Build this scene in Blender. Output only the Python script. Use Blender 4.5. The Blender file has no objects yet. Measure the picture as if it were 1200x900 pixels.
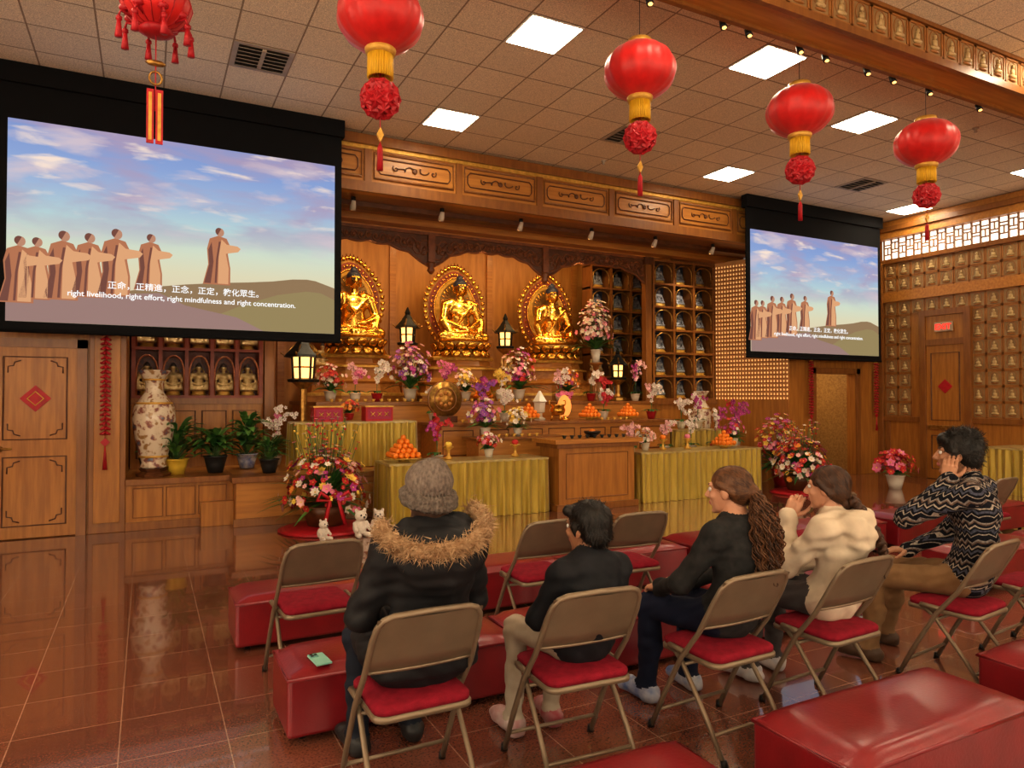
import bpy, math, random
import numpy as np
from mathutils import Vector, Matrix, Euler
random.seed(11)
scene=bpy.context.scene
scene.view_settings.view_transform='Standard'
scene.view_settings.gamma=.88
scene.view_settings.exposure=.12
pi=math.pi
# ------------------------------------------------------------------ materials
MATS={}
def M(name,c1=(.5,.5,.5),c2=None,rough=.5,metal=0,scale=6,bump=0,em=0,emc=None,vec=(1,1,1),coat=0,sheen=0,bscale=None,detail=4,nolight=False,crough=.15,spec=None):
    if name in MATS: return MATS[name]
    m=bpy.data.materials.new(name); m.use_nodes=True; nt=m.node_tree; N=nt.nodes; L=nt.links
    b=N['Principled BSDF']; b.inputs['Roughness'].default_value=rough; b.inputs['Metallic'].default_value=metal
    if spec is not None: b.inputs['Specular IOR Level'].default_value=spec
    if coat: b.inputs['Coat Weight'].default_value=coat; b.inputs['Coat Roughness'].default_value=crough
    if sheen: b.inputs['Sheen Weight'].default_value=sheen
    if c2 is None: c2=tuple(x*.82 for x in c1)
    tc=N.new('ShaderNodeTexCoord'); mp=N.new('ShaderNodeMapping'); mp.inputs['Scale'].default_value=vec
    L.new(tc.outputs['Object'],mp.inputs[0])
    no=N.new('ShaderNodeTexNoise'); no.inputs['Scale'].default_value=scale; no.inputs['Detail'].default_value=detail
    L.new(mp.outputs[0],no.inputs['Vector'])
    r=N.new('ShaderNodeValToRGB'); r.color_ramp.elements[0].position=.35; r.color_ramp.elements[1].position=.65
    r.color_ramp.elements[0].color=(*c1,1); r.color_ramp.elements[1].color=(*c2,1)
    L.new(no.outputs['Fac'],r.inputs[0]); L.new(r.outputs[0],b.inputs['Base Color'])
    if bump:
        bp=N.new('ShaderNodeBump'); bp.inputs['Strength'].default_value=bump; bp.inputs['Distance'].default_value=.01
        if bscale:
            n2=N.new('ShaderNodeTexNoise'); n2.inputs['Scale'].default_value=bscale; L.new(mp.outputs[0],n2.inputs['Vector']); L.new(n2.outputs['Fac'],bp.inputs['Height'])
        else: L.new(no.outputs['Fac'],bp.inputs['Height'])
        L.new(bp.outputs[0],b.inputs['Normal'])
    if em:
        b.inputs['Emission Color'].default_value=(*(emc or c1),1); b.inputs['Emission Strength'].default_value=em
        if nolight: m.cycles.emission_sampling='NONE'
    MATS[name]=m; return m
def brick_mat(name,c1,c2,mortar,w,ms,rough,offs=(0,0,0),speck=None,bump=0,coat=0):
    m=bpy.data.materials.new(name); m.use_nodes=True; nt=m.node_tree; N=nt.nodes; L=nt.links
    b=N['Principled BSDF']; b.inputs['Roughness'].default_value=rough
    if coat: b.inputs['Coat Weight'].default_value=coat; b.inputs['Coat Roughness'].default_value=.035; b.inputs['Coat IOR'].default_value=1.55
    tc=N.new('ShaderNodeTexCoord'); mp=N.new('ShaderNodeMapping'); mp.inputs['Location'].default_value=offs
    L.new(tc.outputs['Object'],mp.inputs[0])
    br=N.new('ShaderNodeTexBrick'); br.offset=0; br.squash=1
    br.inputs['Scale'].default_value=1; br.inputs['Brick Width'].default_value=w; br.inputs['Row Height'].default_value=w
    br.inputs['Mortar Size'].default_value=ms; br.inputs['Mortar Smooth'].default_value=.1
    br.inputs['Color1'].default_value=(*c1,1); br.inputs['Color2'].default_value=(*c2,1); br.inputs['Mortar'].default_value=(*mortar,1)
    L.new(mp.outputs[0],br.inputs['Vector'])
    no=N.new('ShaderNodeTexNoise'); no.inputs['Scale'].default_value=speck or 60; no.inputs['Detail'].default_value=6
    L.new(tc.outputs['Object'],no.inputs['Vector'])
    mr=N.new('ShaderNodeMapRange'); mr.inputs[1].default_value=.3; mr.inputs[2].default_value=.7; mr.inputs[3].default_value=.65; mr.inputs[4].default_value=1.3
    L.new(no.outputs['Fac'],mr.inputs[0])
    mx=N.new('ShaderNodeVectorMath'); mx.operation='SCALE'; L.new(br.outputs['Color'],mx.inputs[0]); L.new(mr.outputs[0],mx.inputs['Scale'])
    L.new(mx.outputs[0],b.inputs['Base Color'])
    if bump:
        bp=N.new('ShaderNodeBump'); bp.inputs['Strength'].default_value=bump; bp.inputs['Distance'].default_value=.004; bp.invert=True
        L.new(br.outputs['Fac'],bp.inputs['Height']); L.new(bp.outputs[0],b.inputs['Normal'])
    MATS[name]=m; return m
wood=M('wood_panel',(.46,.195,.032),(.34,.130,.020),.42,scale=2.2,vec=(10,10,.9),coat=.12)
woodh=M('wood_grain_horizontal',(.52,.225,.040),(.40,.158,.026),.42,scale=2.2,vec=(.9,10,10),coat=.12)
woodd=M('wood_dark_carved',(.15,.052,.014),(.09,.028,.008),.4,scale=9)
woodr=M('wood_frame_trim',(.29,.112,.021),(.22,.078,.014),.38,scale=3,vec=(6,6,1),coat=.12)
gold=M('gold_leaf',(.95,.58,.12),(.74,.40,.06),.25,1,scale=10,bump=.15)
goldd=M('gold_antique',(.55,.32,.08),(.30,.15,.035),.35,.8,scale=20,bump=.3)
goldp=M('gold_paint',(.74,.44,.09),(.56,.32,.05),.4,.3,scale=20)
hairblue=M('statue_hair_dark',(.03,.035,.07),(.015,.018,.04),.5)
black=M('screen_black',(.005,.005,.006),(.004,.004,.005),.8,spec=.2)
leather=M('bench_red_leather',(.23,.008,.013),(.175,.006,.010),.34,scale=5,bump=.12,bscale=70,coat=.45,crough=.2)
padred=M('seat_red_fabric',(.27,.010,.026),(.20,.007,.018),.85,scale=30,bump=.3,bscale=200,spec=.2)
chairm=M('chair_taupe_metal',(.25,.19,.125),(.215,.16,.105),.40,.35,scale=8)
cloth=M('tablecloth_gold_satin',(.55,.39,.055),(.40,.28,.032),.30,.25,sheen=.3,scale=5,vec=(2,2,.3))
clothw=M('tablecloth_gold_top',(.52,.42,.18),(.40,.30,.10),.35,scale=14,coat=.5)
red=M('lantern_red_silk',(.66,.011,.009),(.52,.007,.007),.42,scale=10,sheen=.2)
redp=M('red_paper',(.50,.010,.020),(.36,.006,.013),.5,scale=12)
yel=M('tassel_yellow',(.80,.48,.015),(.64,.36,.012),.6,scale=60,vec=(1,1,.1),bump=.4)
white=M('porcelain_white',(.75,.70,.60),(.66,.60,.50),.25)
green=M('leaf_green',(.045,.17,.03),(.02,.09,.015),.5,scale=9)
green2=M('leaf_green_light',(.12,.28,.05),(.07,.18,.03),.5,scale=9)
stemm=M('stem_green',(.09,.17,.05),None,.6)
orange=M('orange_peel',(.90,.28,.02),(.85,.22,.01),.45,scale=60,bump=.15)
ironb=M('black_metal',(.02,.018,.016),(.012,.012,.012),.4,.5)
flame=M('lamp_glow_warm',(1,.62,.2),em=2.6,emc=(1,.52,.15),nolight=True)
panel=M('ceiling_light_diffuser',(1,1,1),em=26,emc=(1,.86,.62))
floorm=brick_mat('floor_red_granite_tiles',(.170,.058,.032),(.215,.076,.043),(.40,.24,.16),.45,.0028,.16,(.1,.05,0),90,coat=.8)
ceilm=brick_mat('ceiling_acoustic_tiles',(.80,.70,.52),(.88,.77,.57),(.36,.27,.17),.61,.009,.9,(-3.5+.305,-8.5+.305,0),110,.6)
# ------------------------------------------------------------------ mesh builder
def rotm(a=0,ax='Z'): return Matrix.Rotation(a,3,ax)
class MB:
    def __init__(s): s.V=[];s.F=[];s.I=[];s.S=[];s.mats=[]
    def mi(s,m):
        if m not in s.mats: s.mats.append(m)
        return s.mats.index(m)
    def add(s,V,F,m,sm=False):
        o=len(s.V); s.V+= [tuple(v) for v in V]; i=s.mi(m)
        for f in F: s.F.append(tuple(o+k for k in f)); s.I.append(i); s.S.append(sm)
    def box(s,lo,hi,m):
        x0,y0,z0=lo;x1,y1,z1=hi
        V=[(x0,y0,z0),(x1,y0,z0),(x1,y1,z0),(x0,y1,z0),(x0,y0,z1),(x1,y0,z1),(x1,y1,z1),(x0,y1,z1)]
        s.add(V,[(3,2,1,0),(4,5,6,7),(0,1,5,4),(1,2,6,5),(2,3,7,6),(3,0,4,7)],m)
    def obox(s,c,size,R,m):
        c=Vector(c);V=[]
        for z in(-1,1):
            for x,y in((-1,-1),(1,-1),(1,1),(-1,1)): V.append(c+R@Vector((x*size[0]/2,y*size[1]/2,z*size[2]/2)))
        s.add(V,[(3,2,1,0),(4,5,6,7),(0,1,5,4),(1,2,6,5),(2,3,7,6),(3,0,4,7)],m)
    def tube(s,P,r,m,n=8,caps=True,closed=False):
        P=[Vector(p) for p in P]; k=len(P)
        if not isinstance(r,(list,tuple)): r=[r]*k
        V=[];N=None
        for i in range(k):
            if closed: T=(P[(i+1)%k]-P[i-1])
            else: T=(P[min(i+1,k-1)]-P[max(i-1,0)])
            if T.length<1e-9: T=Vector((0,0,1))
            T.normalize()
            if N is None:
                N=T.cross(Vector((0,0,1)));
                if N.length<.1: N=T.cross(Vector((1,0,0)))
            N=(N-T*N.dot(T)); N.normalize(); B=T.cross(N)
            for j in range(n):
                a=2*pi*j/n; V.append(P[i]+(N*math.cos(a)+B*math.sin(a))*r[i])
        F=[]
        for i in range(k if closed else k-1):
            for j in range(n):
                a=i*n+j;b=i*n+(j+1)%n;c=((i+1)%k)*n+(j+1)%n;d=((i+1)%k)*n+j
                F.append((a,b,c,d))
        if caps and not closed: F.append(tuple(range(n))[::-1]); F.append(tuple((k-1)*n+j for j in range(n)))
        s.add(V,F,m,True)
    def cyl(s,p1,p2,r1,r2,m,n=12): s.tube([p1,p2],[r1,r2],m,n)
    def lathe(s,prof,c,m,n=24,sm=True,rot=0,R=None,sx=1,sy=1):
        V=[];c=Vector(c)
        for r,z in prof:
            for j in range(n):
                a=2*pi*j/n+rot; v=Vector((r*math.cos(a)*sx,r*math.sin(a)*sy,z))
                V.append(c+(R@v if R else v))
        F=[]
        for i in range(len(prof)-1):
            for j in range(n): F.append((i*n+j,i*n+(j+1)%n,(i+1)*n+(j+1)%n,(i+1)*n+j))
        F.append(tuple(range(n))[::-1]);F.append(tuple((len(prof)-1)*n+j for j in range(n)))
        s.add(V,F,m,sm)
    def ball(s,c,r,m,n=10,R=None,sm=True):
        if not isinstance(r,(list,tuple)): r=(r,r,r)
        c=Vector(c);V=[];k=max(3,n//2)
        V.append(c+(R@Vector((0,0,-r[2])) if R else Vector((0,0,-r[2]))))
        for i in range(1,k):
            t=-pi/2+pi*i/k
            for j in range(n):
                a=2*pi*j/n; v=Vector((r[0]*math.cos(t)*math.cos(a),r[1]*math.cos(t)*math.sin(a),r[2]*math.sin(t)))
                V.append(c+(R@v if R else v))
        V.append(c+(R@Vector((0,0,r[2])) if R else Vector((0,0,r[2]))))
        F=[(0,1+(j+1)%n,1+j) for j in range(n)]
        for i in range(k-2):
            for j in range(n): F.append((1+i*n+j,1+i*n+(j+1)%n,1+(i+1)*n+(j+1)%n,1+(i+1)*n+j))
        e=len(V)-1;o=1+(k-2)*n
        F+=[(o+j,o+(j+1)%n,e) for j in range(n)]
        s.add(V,F,m,sm)
    def ext(s,pts,y0,y1,m,fn=None,sm=False):
        fn=fn or (lambda x,y,z:(x,y,z)); n=len(pts)
        V=[fn(x,y0,z) for x,z in pts]+[fn(x,y1,z) for x,z in pts]
        F=[tuple(range(n)),tuple(range(2*n-1,n-1,-1))]+[((i+1)%n,i,n+i,n+(i+1)%n) for i in range(n)]
        s.add(V,F,m,sm)
    def mesh(s,name):
        me=bpy.data.meshes.new(name); me.from_pydata(s.V,[],s.F)
        for m in s.mats: me.materials.append(m)
        me.polygons.foreach_set('material_index',s.I); me.polygons.foreach_set('use_smooth',s.S); me.update(); return me
    def build(s,name,loc=(0,0,0),rz=0,parent=None,bevel=0,seg=2):
        return obj(name,s.mesh(name),loc,rz,parent,bevel,seg)
def obj(name,me,loc=(0,0,0),rz=0,parent=None,bevel=0,seg=2,rot=None,sc=None):
    o=bpy.data.objects.new(name,me); scene.collection.objects.link(o); o.location=loc
    o.rotation_euler=rot if rot is not None else (0,0,rz)
    if sc: o.scale=(sc,sc,sc) if not isinstance(sc,tuple) else sc
    if parent: o.parent=parent
    if bevel:
        b=o.modifiers.new('bevel','BEVEL'); b.width=bevel; b.segments=seg; b.limit_method='ANGLE'; b.angle_limit=math.radians(40)
    return o
def empty(name,loc=(0,0,0),rz=0):
    o=bpy.data.objects.new(name,None); scene.collection.objects.link(o); o.location=loc; o.rotation_euler=(0,0,rz); o.empty_display_size=.1; return o
# ------------------------------------------------------------------ SDF organic meshes
def A3(v): return np.array(v,dtype=np.float32)
def cone(p1,r1,p2,r2,m=0,flat=None): return ['c',A3(p1),r1,A3(p2),r2,m,flat,False]
def ell(c,r,m=0,R=None,sub=False): return ['e',A3(c),A3(r),None if R is None else np.array(R,dtype=np.float32),None,m,None,sub]
def pdist(pr,P):
    if pr[0]=='c':
        p1,r1,p2,r2=pr[1:5]; d=p2-p1; v=P-p1; dd=float(d@d)+1e-9
        t=np.clip((v@d)/dd,0,1); q=v-t[...,None]*d
        if pr[6] is not None:
            ax,f=pr[6]; ax=A3(ax); q=q+ax*((q@ax)*(1/f-1))[...,None]
        return np.sqrt((q*q).sum(-1))-(r1+(r2-r1)*t)
    v=P-pr[1]
    if pr[3] is not None: v=v@pr[3]
    r=pr[2]; a=v/r; k0=np.sqrt((a*a).sum(-1)); b=a/r; k1=np.sqrt((b*b).sum(-1))+1e-6
    return k0*(k0-1)/k1
def pb(pr):
    if pr[0]=='c':
        r=max(pr[2],pr[4])*(1.0 if pr[6] is None else max(1.0,pr[6][1])); return np.minimum(pr[1],pr[3])-r,np.maximum(pr[1],pr[3])+r
    r=float(pr[2].max()); return pr[1]-r,pr[1]+r
def organic(name,prims,h,k,mats,noise=None,floor=None):
    lo=np.min([pb(p)[0] for p in prims if not p[7]],0)-4*h-.01; hi=np.max([pb(p)[1] for p in prims if not p[7]],0)+4*h+.01
    n=np.ceil((hi-lo)/h).astype(int)+1
    ax=[(lo[i]+h*np.arange(n[i])).astype(np.float32) for i in range(3)]
    D=np.full(tuple(n),.2,np.float32)
    for p in prims:
        a,b=pb(p); mg=k+3*h
        i0=np.clip(np.floor((a-mg-lo)/h).astype(int),0,n-1); i1=np.clip(np.ceil((b+mg-lo)/h).astype(int)+1,1,n)
        if (i1<=i0).any(): continue
        sl=tuple(slice(i0[i],i1[i]) for i in range(3))
        P=np.stack(np.meshgrid(*[ax[i][sl[i]] for i in range(3)],indexing='ij'),-1)
        d=pdist(p,P); A=D[sl]
        if p[7]:
            kk=k*.5; hh=np.maximum(kk-np.abs(A+d),0)/kk; D[sl]=np.maximum(A,-d)+hh*hh*kk/4
        else:
            hh=np.maximum(k-np.abs(A-d),0)/k; D[sl]=np.minimum(A,d)-hh*hh*k/4
    if noise is not None:
        P=np.stack(np.meshgrid(*ax,indexing='ij'),-1); D+=noise(P).astype(np.float32)
    if floor is not None: D=np.maximum(D,(floor-ax[2])[None,None,:])
    cs=tuple(n-1); acc=np.zeros(cs+(3,),np.float32); cnt=np.zeros(cs,np.float32)
    def sl(o): return tuple(slice(o[i],o[i]+cs[i]) for i in range(3))
    for x in range(3):
        u,v=(x+1)%3,(x+2)%3
        for ou in(0,1):
            for ov in(0,1):
                a=[0,0,0];a[u]=ou;a[v]=ov;b=list(a);b[x]=1
                da=D[sl(a)];db=D[sl(b)];cr=(da<0)!=(db<0)
                t=np.where(cr,da/np.where(cr,da-db,1),0)
                for q in range(3):
                    if q==x: acc[...,q]+=t
                    elif a[q]: acc[...,q]+=cr
                cnt+=cr
    act=cnt>0; idx=-np.ones(cs,int); idx[act]=np.arange(act.sum())
    V=(np.argwhere(act)+acc[act]/cnt[act][:,None])*h+lo
    Q=[]
    for x in range(3):
        u,v=(x+1)%3,(x+2)%3
        s0=[slice(None)]*3;s1=[slice(None)]*3;s0[x]=slice(0,n[x]-1);s1[x]=slice(1,n[x])
        d0=D[tuple(s0)];cr=(d0<0)!=(D[tuple(s1)]<0); e=np.argwhere(cr)
        ok=(e[:,u]>=1)&(e[:,v]>=1)&(e[:,u]<=n[u]-2)&(e[:,v]<=n[v]-2); e=e[ok]
        ins=d0[tuple(e.T)]<0
        eu=e.copy();eu[:,u]-=1;ev=e.copy();ev[:,v]-=1;euv=eu.copy();euv[:,v]-=1
        q=np.stack([idx[tuple(z.T)] for z in(e,eu,euv,ev)],1)
        q=np.where(ins[:,None],q,q[:,::-1]); Q.append(q)
    Q=np.concatenate(Q)
    me=bpy.data.meshes.new(name); me.from_pydata(V.tolist(),[],Q.tolist())
    for m in mats: me.materials.append(m)
    C=V[Q].mean(1).astype(np.float32); best=np.full(len(C),9.,np.float32); lab=np.zeros(len(C),int)
    for p in prims:
        if p[7]: continue
        d=pdist(p,C); mk=d<best; best[mk]=d[mk]; lab[mk]=p[5]
    me.polygons.foreach_set('material_index',lab.astype(np.int32)); me.polygons.foreach_set('use_smooth',[True]*len(Q)); me.update()
    return me
# ------------------------------------------------------------------ ROOM
H=5.23; XR=13.7; XL=-4.5; YN=-4.0; YW=9.6; YB=13.0; PZ=.6
def slab(name,lo,hi,m,bevel=0):
    b=MB(); b.box(lo,hi,m); return b.build(name,bevel=bevel)
slab('floor',(XL-.2,YN-.2,-.2),(XR+.2,YB+.2,0),floorm)
slab('ceiling',(XL-.2,YN-.2,H),(XR+.2,YW+.25,H+.2),ceilm)
slab('wall_left',(XL-.2,YN-.2,0),(XL,YW+.2,H),wood)
b=MB(); b.box((XL,YN-.2,0),(XR,YN,H),wood); b.build('wall_near')
fillem=M('fill_pane_emission',(1,1,1),em=4.6,emc=(1,.85,.62))  # emission for the added fill panes, no known daylight behind it
def fill_pane(name,c,w,h,axis):  # builds an added glowing fill pane with window-style bars
    b=MB(); e=.03
    def bx(u0,u1,z0,z1,t0,t1,m):
        if axis=='y': b.box((c[0]+u0,c[1]+t0,c[2]+z0),(c[0]+u1,c[1]+t1,c[2]+z1),m)
        else: b.box((c[0]+t0,c[1]+u0,c[2]+z0),(c[0]+t1,c[1]+u1,c[2]+z1),m)
    bx(-w/2,w/2,-h/2,h/2,.005,.02,fillem)
    for i in range(5): u=-w/2+i*w/4; bx(u-e,u+e,-h/2,h/2,.02,.07,woodr)
    for i in range(4): z=-h/2+i*h/3; bx(-w/2,w/2,z-e,z+e,.021,.06,woodr)
    return b.build(name)
for i,x in enumerate((-2.2,2.2,6.6,11)): fill_pane('fill_pane_%d'%(i+2),(x,YN,2.6),3.0,3.6,'y')  # unseen glowing panes on the near wall, added to brighten the ceiling
for i,y in enumerate((-1.5,3.0)): fill_pane('fill_pane_%d'%(i+6),(XL,y,2.6),3.0,3.6,'x')  # same added fill panes, out of view on the left wall
XA,XB=-.22,11.0
b=MB(); b.box((XL,YW,0),(XA,YW+.2,H),wood)
for x in (XL+.0,-2.6,): b.box((x,YW-.03,0),(x+.12,YW,H),woodr)
b.box((-.60,YW-.05,0),(XA,YW,2.9),woodr); b.box((-.55,YW-.07,.12),(XA-.06,YW-.05,2.8),wood)
b.build('wall_back_left',bevel=.006)
b=MB(); D0,D1,DH=11.72,12.92,2.06
b.box((XB,YW,0),(D0,YW+.2,H),wood); b.box((D1,YW,0),(XR+.2,YW+.2,H),wood); b.box((D0,YW,DH),(D1,YW+.2,H),wood)
for x0,x1 in((D0-.12,D0),(D1,D1+.12)): b.box((x0,YW-.04,0),(x1,YW,DH+.12),woodr)
b.box((D0-.12,YW-.04,DH),(D1+.12,YW,DH+.12),woodr)
b.build('wall_back_right',bevel=.006)
b=MB(); b.box((XA,YW-.1,4.45),(XB+.3,YW-.002,H-.001),woodh); b.box((XA,YW-.002,4.47),(XB-.01,YW+.2,H-.001),woodh)
b.box((XA,YW-.18,5.07),(XB+.3,YW-.1,5.20),woodr); b.box((XA,YW-.15,4.42),(XB+.3,YW-.1,4.56),woodr); b.box((XA,YW-.12,5.02),(XB+.3,YW-.1,5.07),goldp)
x=2.68-1.36
while x<10.5:
    a,c=x+.09,x+1.27; z0,z1=4.63,4.98; y=YW-.115
    b.tube([(a,y,z0),(c,y,z0),(c,y,z1),(a,y,z1)],.018,woodr,6,closed=True)
    b.tube([(a+.09,y,z0+.07),(c-.09,y,z0+.07),(c-.05,y,z0+.12),(c-.05,y,z1-.12),(c-.09,y,z1-.07),(a+.09,y,z1-.07),(a+.05,y,z1-.12),(a+.05,y,z0+.12)],.009,woodd,6,closed=True)
    cx=(a+c)/2; cz=(z0+z1)/2
    for sgn in(-1,1):
        pts=[(cx+sgn*(.05+.18*t)+.03*math.cos(9*t),y,cz+.055*math.sin(9*t)*(1-t)) for t in np.linspace(0,1,16)]
        b.tube(pts,.009,woodd,5)
        pts=[(cx+sgn*(.28+.05*t*math.cos(7*t)),y,cz+.05*t*math.sin(7*t)) for t in np.linspace(0,1,12)]
        b.tube(pts,.008,woodd,5)
    b.ball((cx,y,cz),(.04,.012,.04),woodd,8)
    b.box((x-.05,YW-.13,4.56),(x+.05,YW-.1,5.02),woodr)
    x+=1.36
b.build('altar_fascia_panelling')
b=MB(); b.box((XA,YW+.2,4.47),(XB,11.0,4.6),woodr); b.box((XA,YW+.55,4.40),(XB,YW+.75,4.47),woodd); b.box((XA,10.75,4.36),(XB,11,4.47),woodh); b.build('ceiling_altar_soffit')
b=MB(); b.box((XA-.2,YW+.2,0),(XA,11.6,4.6),wood); b.box((XA,11.37,0),(1.5,11.5,4.6),wood); b.box((1.3,11.5,0),(1.5,YB,5.0),wood)
b.build('wall_altar_left')
backw=M('wood_altar_back',(.56,.26,.055),(.42,.175,.030),.45,scale=2,vec=(5,5,.7))
b=MB(); b.box((1.3,YB,0),(XB,YB+.2,5.0),backw)
for x in (2.1,4.15,6.2,8.25): b.box((x-.06,YB-.05,.6),(x+.06,YB,4.9),woodh)
b.build('wall_altar_back')
b=MB(); b.box((9.62,11.42,0),(9.8,YB,5.0),wood); b.box((9.8,11.42,0),(XB+.2,11.55,4.6),wood); b.build('wall_altar_right')
slab('ceiling_alcove',(1.3,11.0,4.9),(XB,YB+.2,5.0),woodr)
slab('trim_alcove_header',(XA,11.0,4.34),(9.0,11.12,4.9),woodh)
b=MB(); b.box((XR,YN,0),(XR+.2,YW+.2,H),wood); b.build('wall_right')
b=MB(); b.box((XR-.05,YN,1.10),(XR,YW,1.2),woodr); b.box((XR-.05,YN,3.56),(XR,YW,3.76),woodh); b.box((XR-.06,YN,4.36),(XR,YW,4.45),woodr); b.box((XR-.14,YN,4.86),(XR,YW,5.22),woodh); b.box((XR-.2,YN,5.0),(XR-.14,YW,5.1),woodr)
b.box((XR-.03,YN,0),(XR,YW,.14),woodr)
b.box((XR-.08,YW-.12,0),(XR,YW,4.4),woodr)
y=9.4
while y>YN+1:
    if not (7.4<y<9.0): b.box((XR-.025,y-.04,.14),(XR,y+.04,1.1),woodr)
    y-=.95
b.build('trim_right_wall',bevel=.005)
tileb=M('relief_tile_base',(.36,.225,.095),(.28,.165,.065),.5,scale=4)
tiler=M('relief_tile_figure',(.58,.42,.20),(.46,.31,.13),.4,scale=20)
tilef=M('relief_tile_border',(.40,.17,.04),(.33,.13,.028),.45)
def tile(b,o,u,n,w,h):
    u=Vector(u);n=Vector(n);z=Vector((0,0,1)); R=Matrix((u,n,z)).transposed(); o=Vector(o)
    P=lambda a,d,c:o+u*a+n*d+z*c
    for (a,c,sa,sc) in((0,h/2-.01,w,.02),(0,-h/2+.01,w,.02),(w/2-.01,0,.02,h),(-w/2+.01,0,.02,h)): b.obox(P(a,.008,c),(sa,.016,sc),R,tilef)
    b.obox(P(0,.003,0),(w-.03,.006,h-.03),R,tileb)
    k=h/.3
    pts=[P(.085*k*math.cos(t),.008,.02*k+.105*k*math.sin(t)) for t in np.linspace(-.6,pi+.6,12)]
    b.tube(pts,.006,tilef,4)
    b.ball(P(0,.015,.06*k),(.024*k,.02,.03*k),tiler,6,R); b.ball(P(0,.012,-.005*k),(.045*k,.022,.05*k),tiler,6,R)
    b.ball(P(0,.014,-.055*k),(.075*k,.025,.026*k),tiler,8,R); b.ball(P(0,.010,-.095*k),(.08*k,.02,.016*k),tilef,8,R)
b=MB(); tw=.275
y=YW-.28
while y>1.5:
    for r in range(8):
        z=1.2+.295*(r+.5)
        if 7.62<y<8.78 and z<3.35: continue
        tile(b,(XR-.001,y,z),(0,1,0),(-1,0,0),tw,.285)
    for r in range(2): tile(b,(XR-.001,y,3.76+.3*(r+.5)),(0,1,0),(-1,0,0),tw,.29)
    y-=.285
b.build('buddha_relief_tiles_wall')
b=MB(); lw=M('lattice_backlight',(1,1,1),em=1.5,emc=(1,.90,.76)); lf=M('lattice_bars',(.34,.18,.09))
b.box((XR-.012,YN,4.46),(XR-.002,YW-.1,4.85),lw)
y=YW-.15;i=0
while y>2:
    b.box((XR-.04,y-.014,4.45),(XR-.012,y+.014,4.86),lf)
    for j in range(3):
        z=4.55+.1*j+(.04 if (i+j)%2 else 0); b.box((XR-.036,y-.16,z-.012),(XR-.012,y,z+.012),lf)
    b.box((XR-.035,y-.09,4.55+(.1 if i%2 else 0)),(XR-.012,y-.07,4.69+(.1 if i%2 else 0)),lf)
    y-=.16;i+=1
b.build('fill_pane_1')
DY0,DY1=7.72,8.66
b=MB()
b.box((XR-.10,DY0-.02,0),(XR,DY0+.1,3.3),woodr); b.box((XR-.10,DY1-.1,0),(XR,DY1+.02,3.3),woodr); b.box((XR-.10,DY0+.1,3.18),(XR,DY1-.1,3.3),woodr); b.box((XR-.09,DY0+.1,2.6),(XR,DY1-.1,2.72),woodr)
b.box((XR-.06,DY0+.1,2.72),(XR,DY1-.1,3.18),wood)
b.box((XR-.06,DY0+.1,0.01),(XR,DY1-.1,2.6),wood)
for z0,z1 in((.2,.85),(1.15,2.45)):
    yy0,yy1=DY0+.2,DY1-.2; b.tube([(XR-.065,yy0,z0),(XR-.065,yy1,z0),(XR-.065,yy1,z1),(XR-.065,yy0,z1)],.014,woodd,6,closed=True)
b.box((XR-.12,DY0+.16,.97),(XR-.06,DY1-.16,1.05),goldd)
c=8.19; b.ext([(c-.14,1.8),(c,1.66),(c+.14,1.8),(c,1.94)],0,.012,redp,fn=lambda x,y,z:(XR-.075+y,x,z))
b.build('door_2',bevel=.004)
e=empty('exit_sign',(XR-.12,8.19,2.95))
b=MB(); b.box((0,-.17,-.09),(.05,.17,.09),M('exit_sign_case',(.50,.36,.24))); b.build('case',parent=e,bevel=.005)
def text(name,body,size,loc,rot,m,parent=None,al='CENTER',ext=.001,off=0):
    c=bpy.data.curves.new(name,'FONT'); c.body=body; c.size=size; c.align_x=al; c.extrude=ext; c.offset=off; c.materials.append(m)
    o=bpy.data.objects.new(name,c); scene.collection.objects.link(o); o.location=loc; o.rotation_euler=rot
    if parent: o.parent=parent
    return o
text('letters','EXIT',.15,(-.003,0,-.05),(pi/2,0,-pi/2),M('exit_red',(1,.03,.02),em=2.0,nolight=True),e,off=.003)
b=MB(); X0,X1=-1.52,-.72; y=YW
b.box((X0-.1,y-.06,0),(X0,y,2.26),woodr); b.box((X1,y-.06,0),(X1+.1,y,2.26),woodr); b.box((X0-.1,y-.06,2.16),(X1+.1,y,2.26),woodr)
b.box((X0,y-.035,.012),(X1,y-.001,2.16),wood)
for z0,z1 in((.15,.92),(1.12,2.05)):
    b.tube([(X0+.1,y-.036,z0),(X1-.1,y-.036,z0),(X1-.1,y-.036,z1),(X0+.1,y-.036,z1)],.012,woodd,6,closed=True)
    for sx,xx in((1,X0+.14),(-1,X1-.14)):
        for sz,zz in((1,z0+.04),(-1,z1-.04)):
            b.tube([(xx+sx*.12,y-.038,zz),(xx+sx*.06,y-.038,zz+sz*.02),(xx+sx*.05,y-.038,zz+sz*.06),(xx,y-.038,zz+sz*.07),(xx,y-.038,zz+sz*.14)],.008,woodd,5)
c=(X0+X1)/2
b.ext([(c-.15,1.58),(c,1.43),(c+.15,1.58),(c,1.73)],y-.05,y-.036,redp)
b.tube([(c-.08,y-.052,1.58),(c,y-.052,1.5),(c+.08,y-.052,1.58),(c,y-.052,1.66)],.008,goldp,5,closed=True)
b.cyl((X0+.07,y-.035,1.02),(X0+.07,y-.09,1.02),.018,.018,goldd,10); b.tube([(X0+.07,y-.09,1.02),(X0+.19,y-.09,1.02)],.011,goldd,8); b.cyl((X0+.07,y-.034,1.02),(X0+.07,y-.045,1.02),.035,.035,goldd,12)
b.build('door_1')
b=MB(); b.box((XL,YW-.02,0),(X0-.1,YW,.13),woodr); b.build('baseboard_back')
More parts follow.
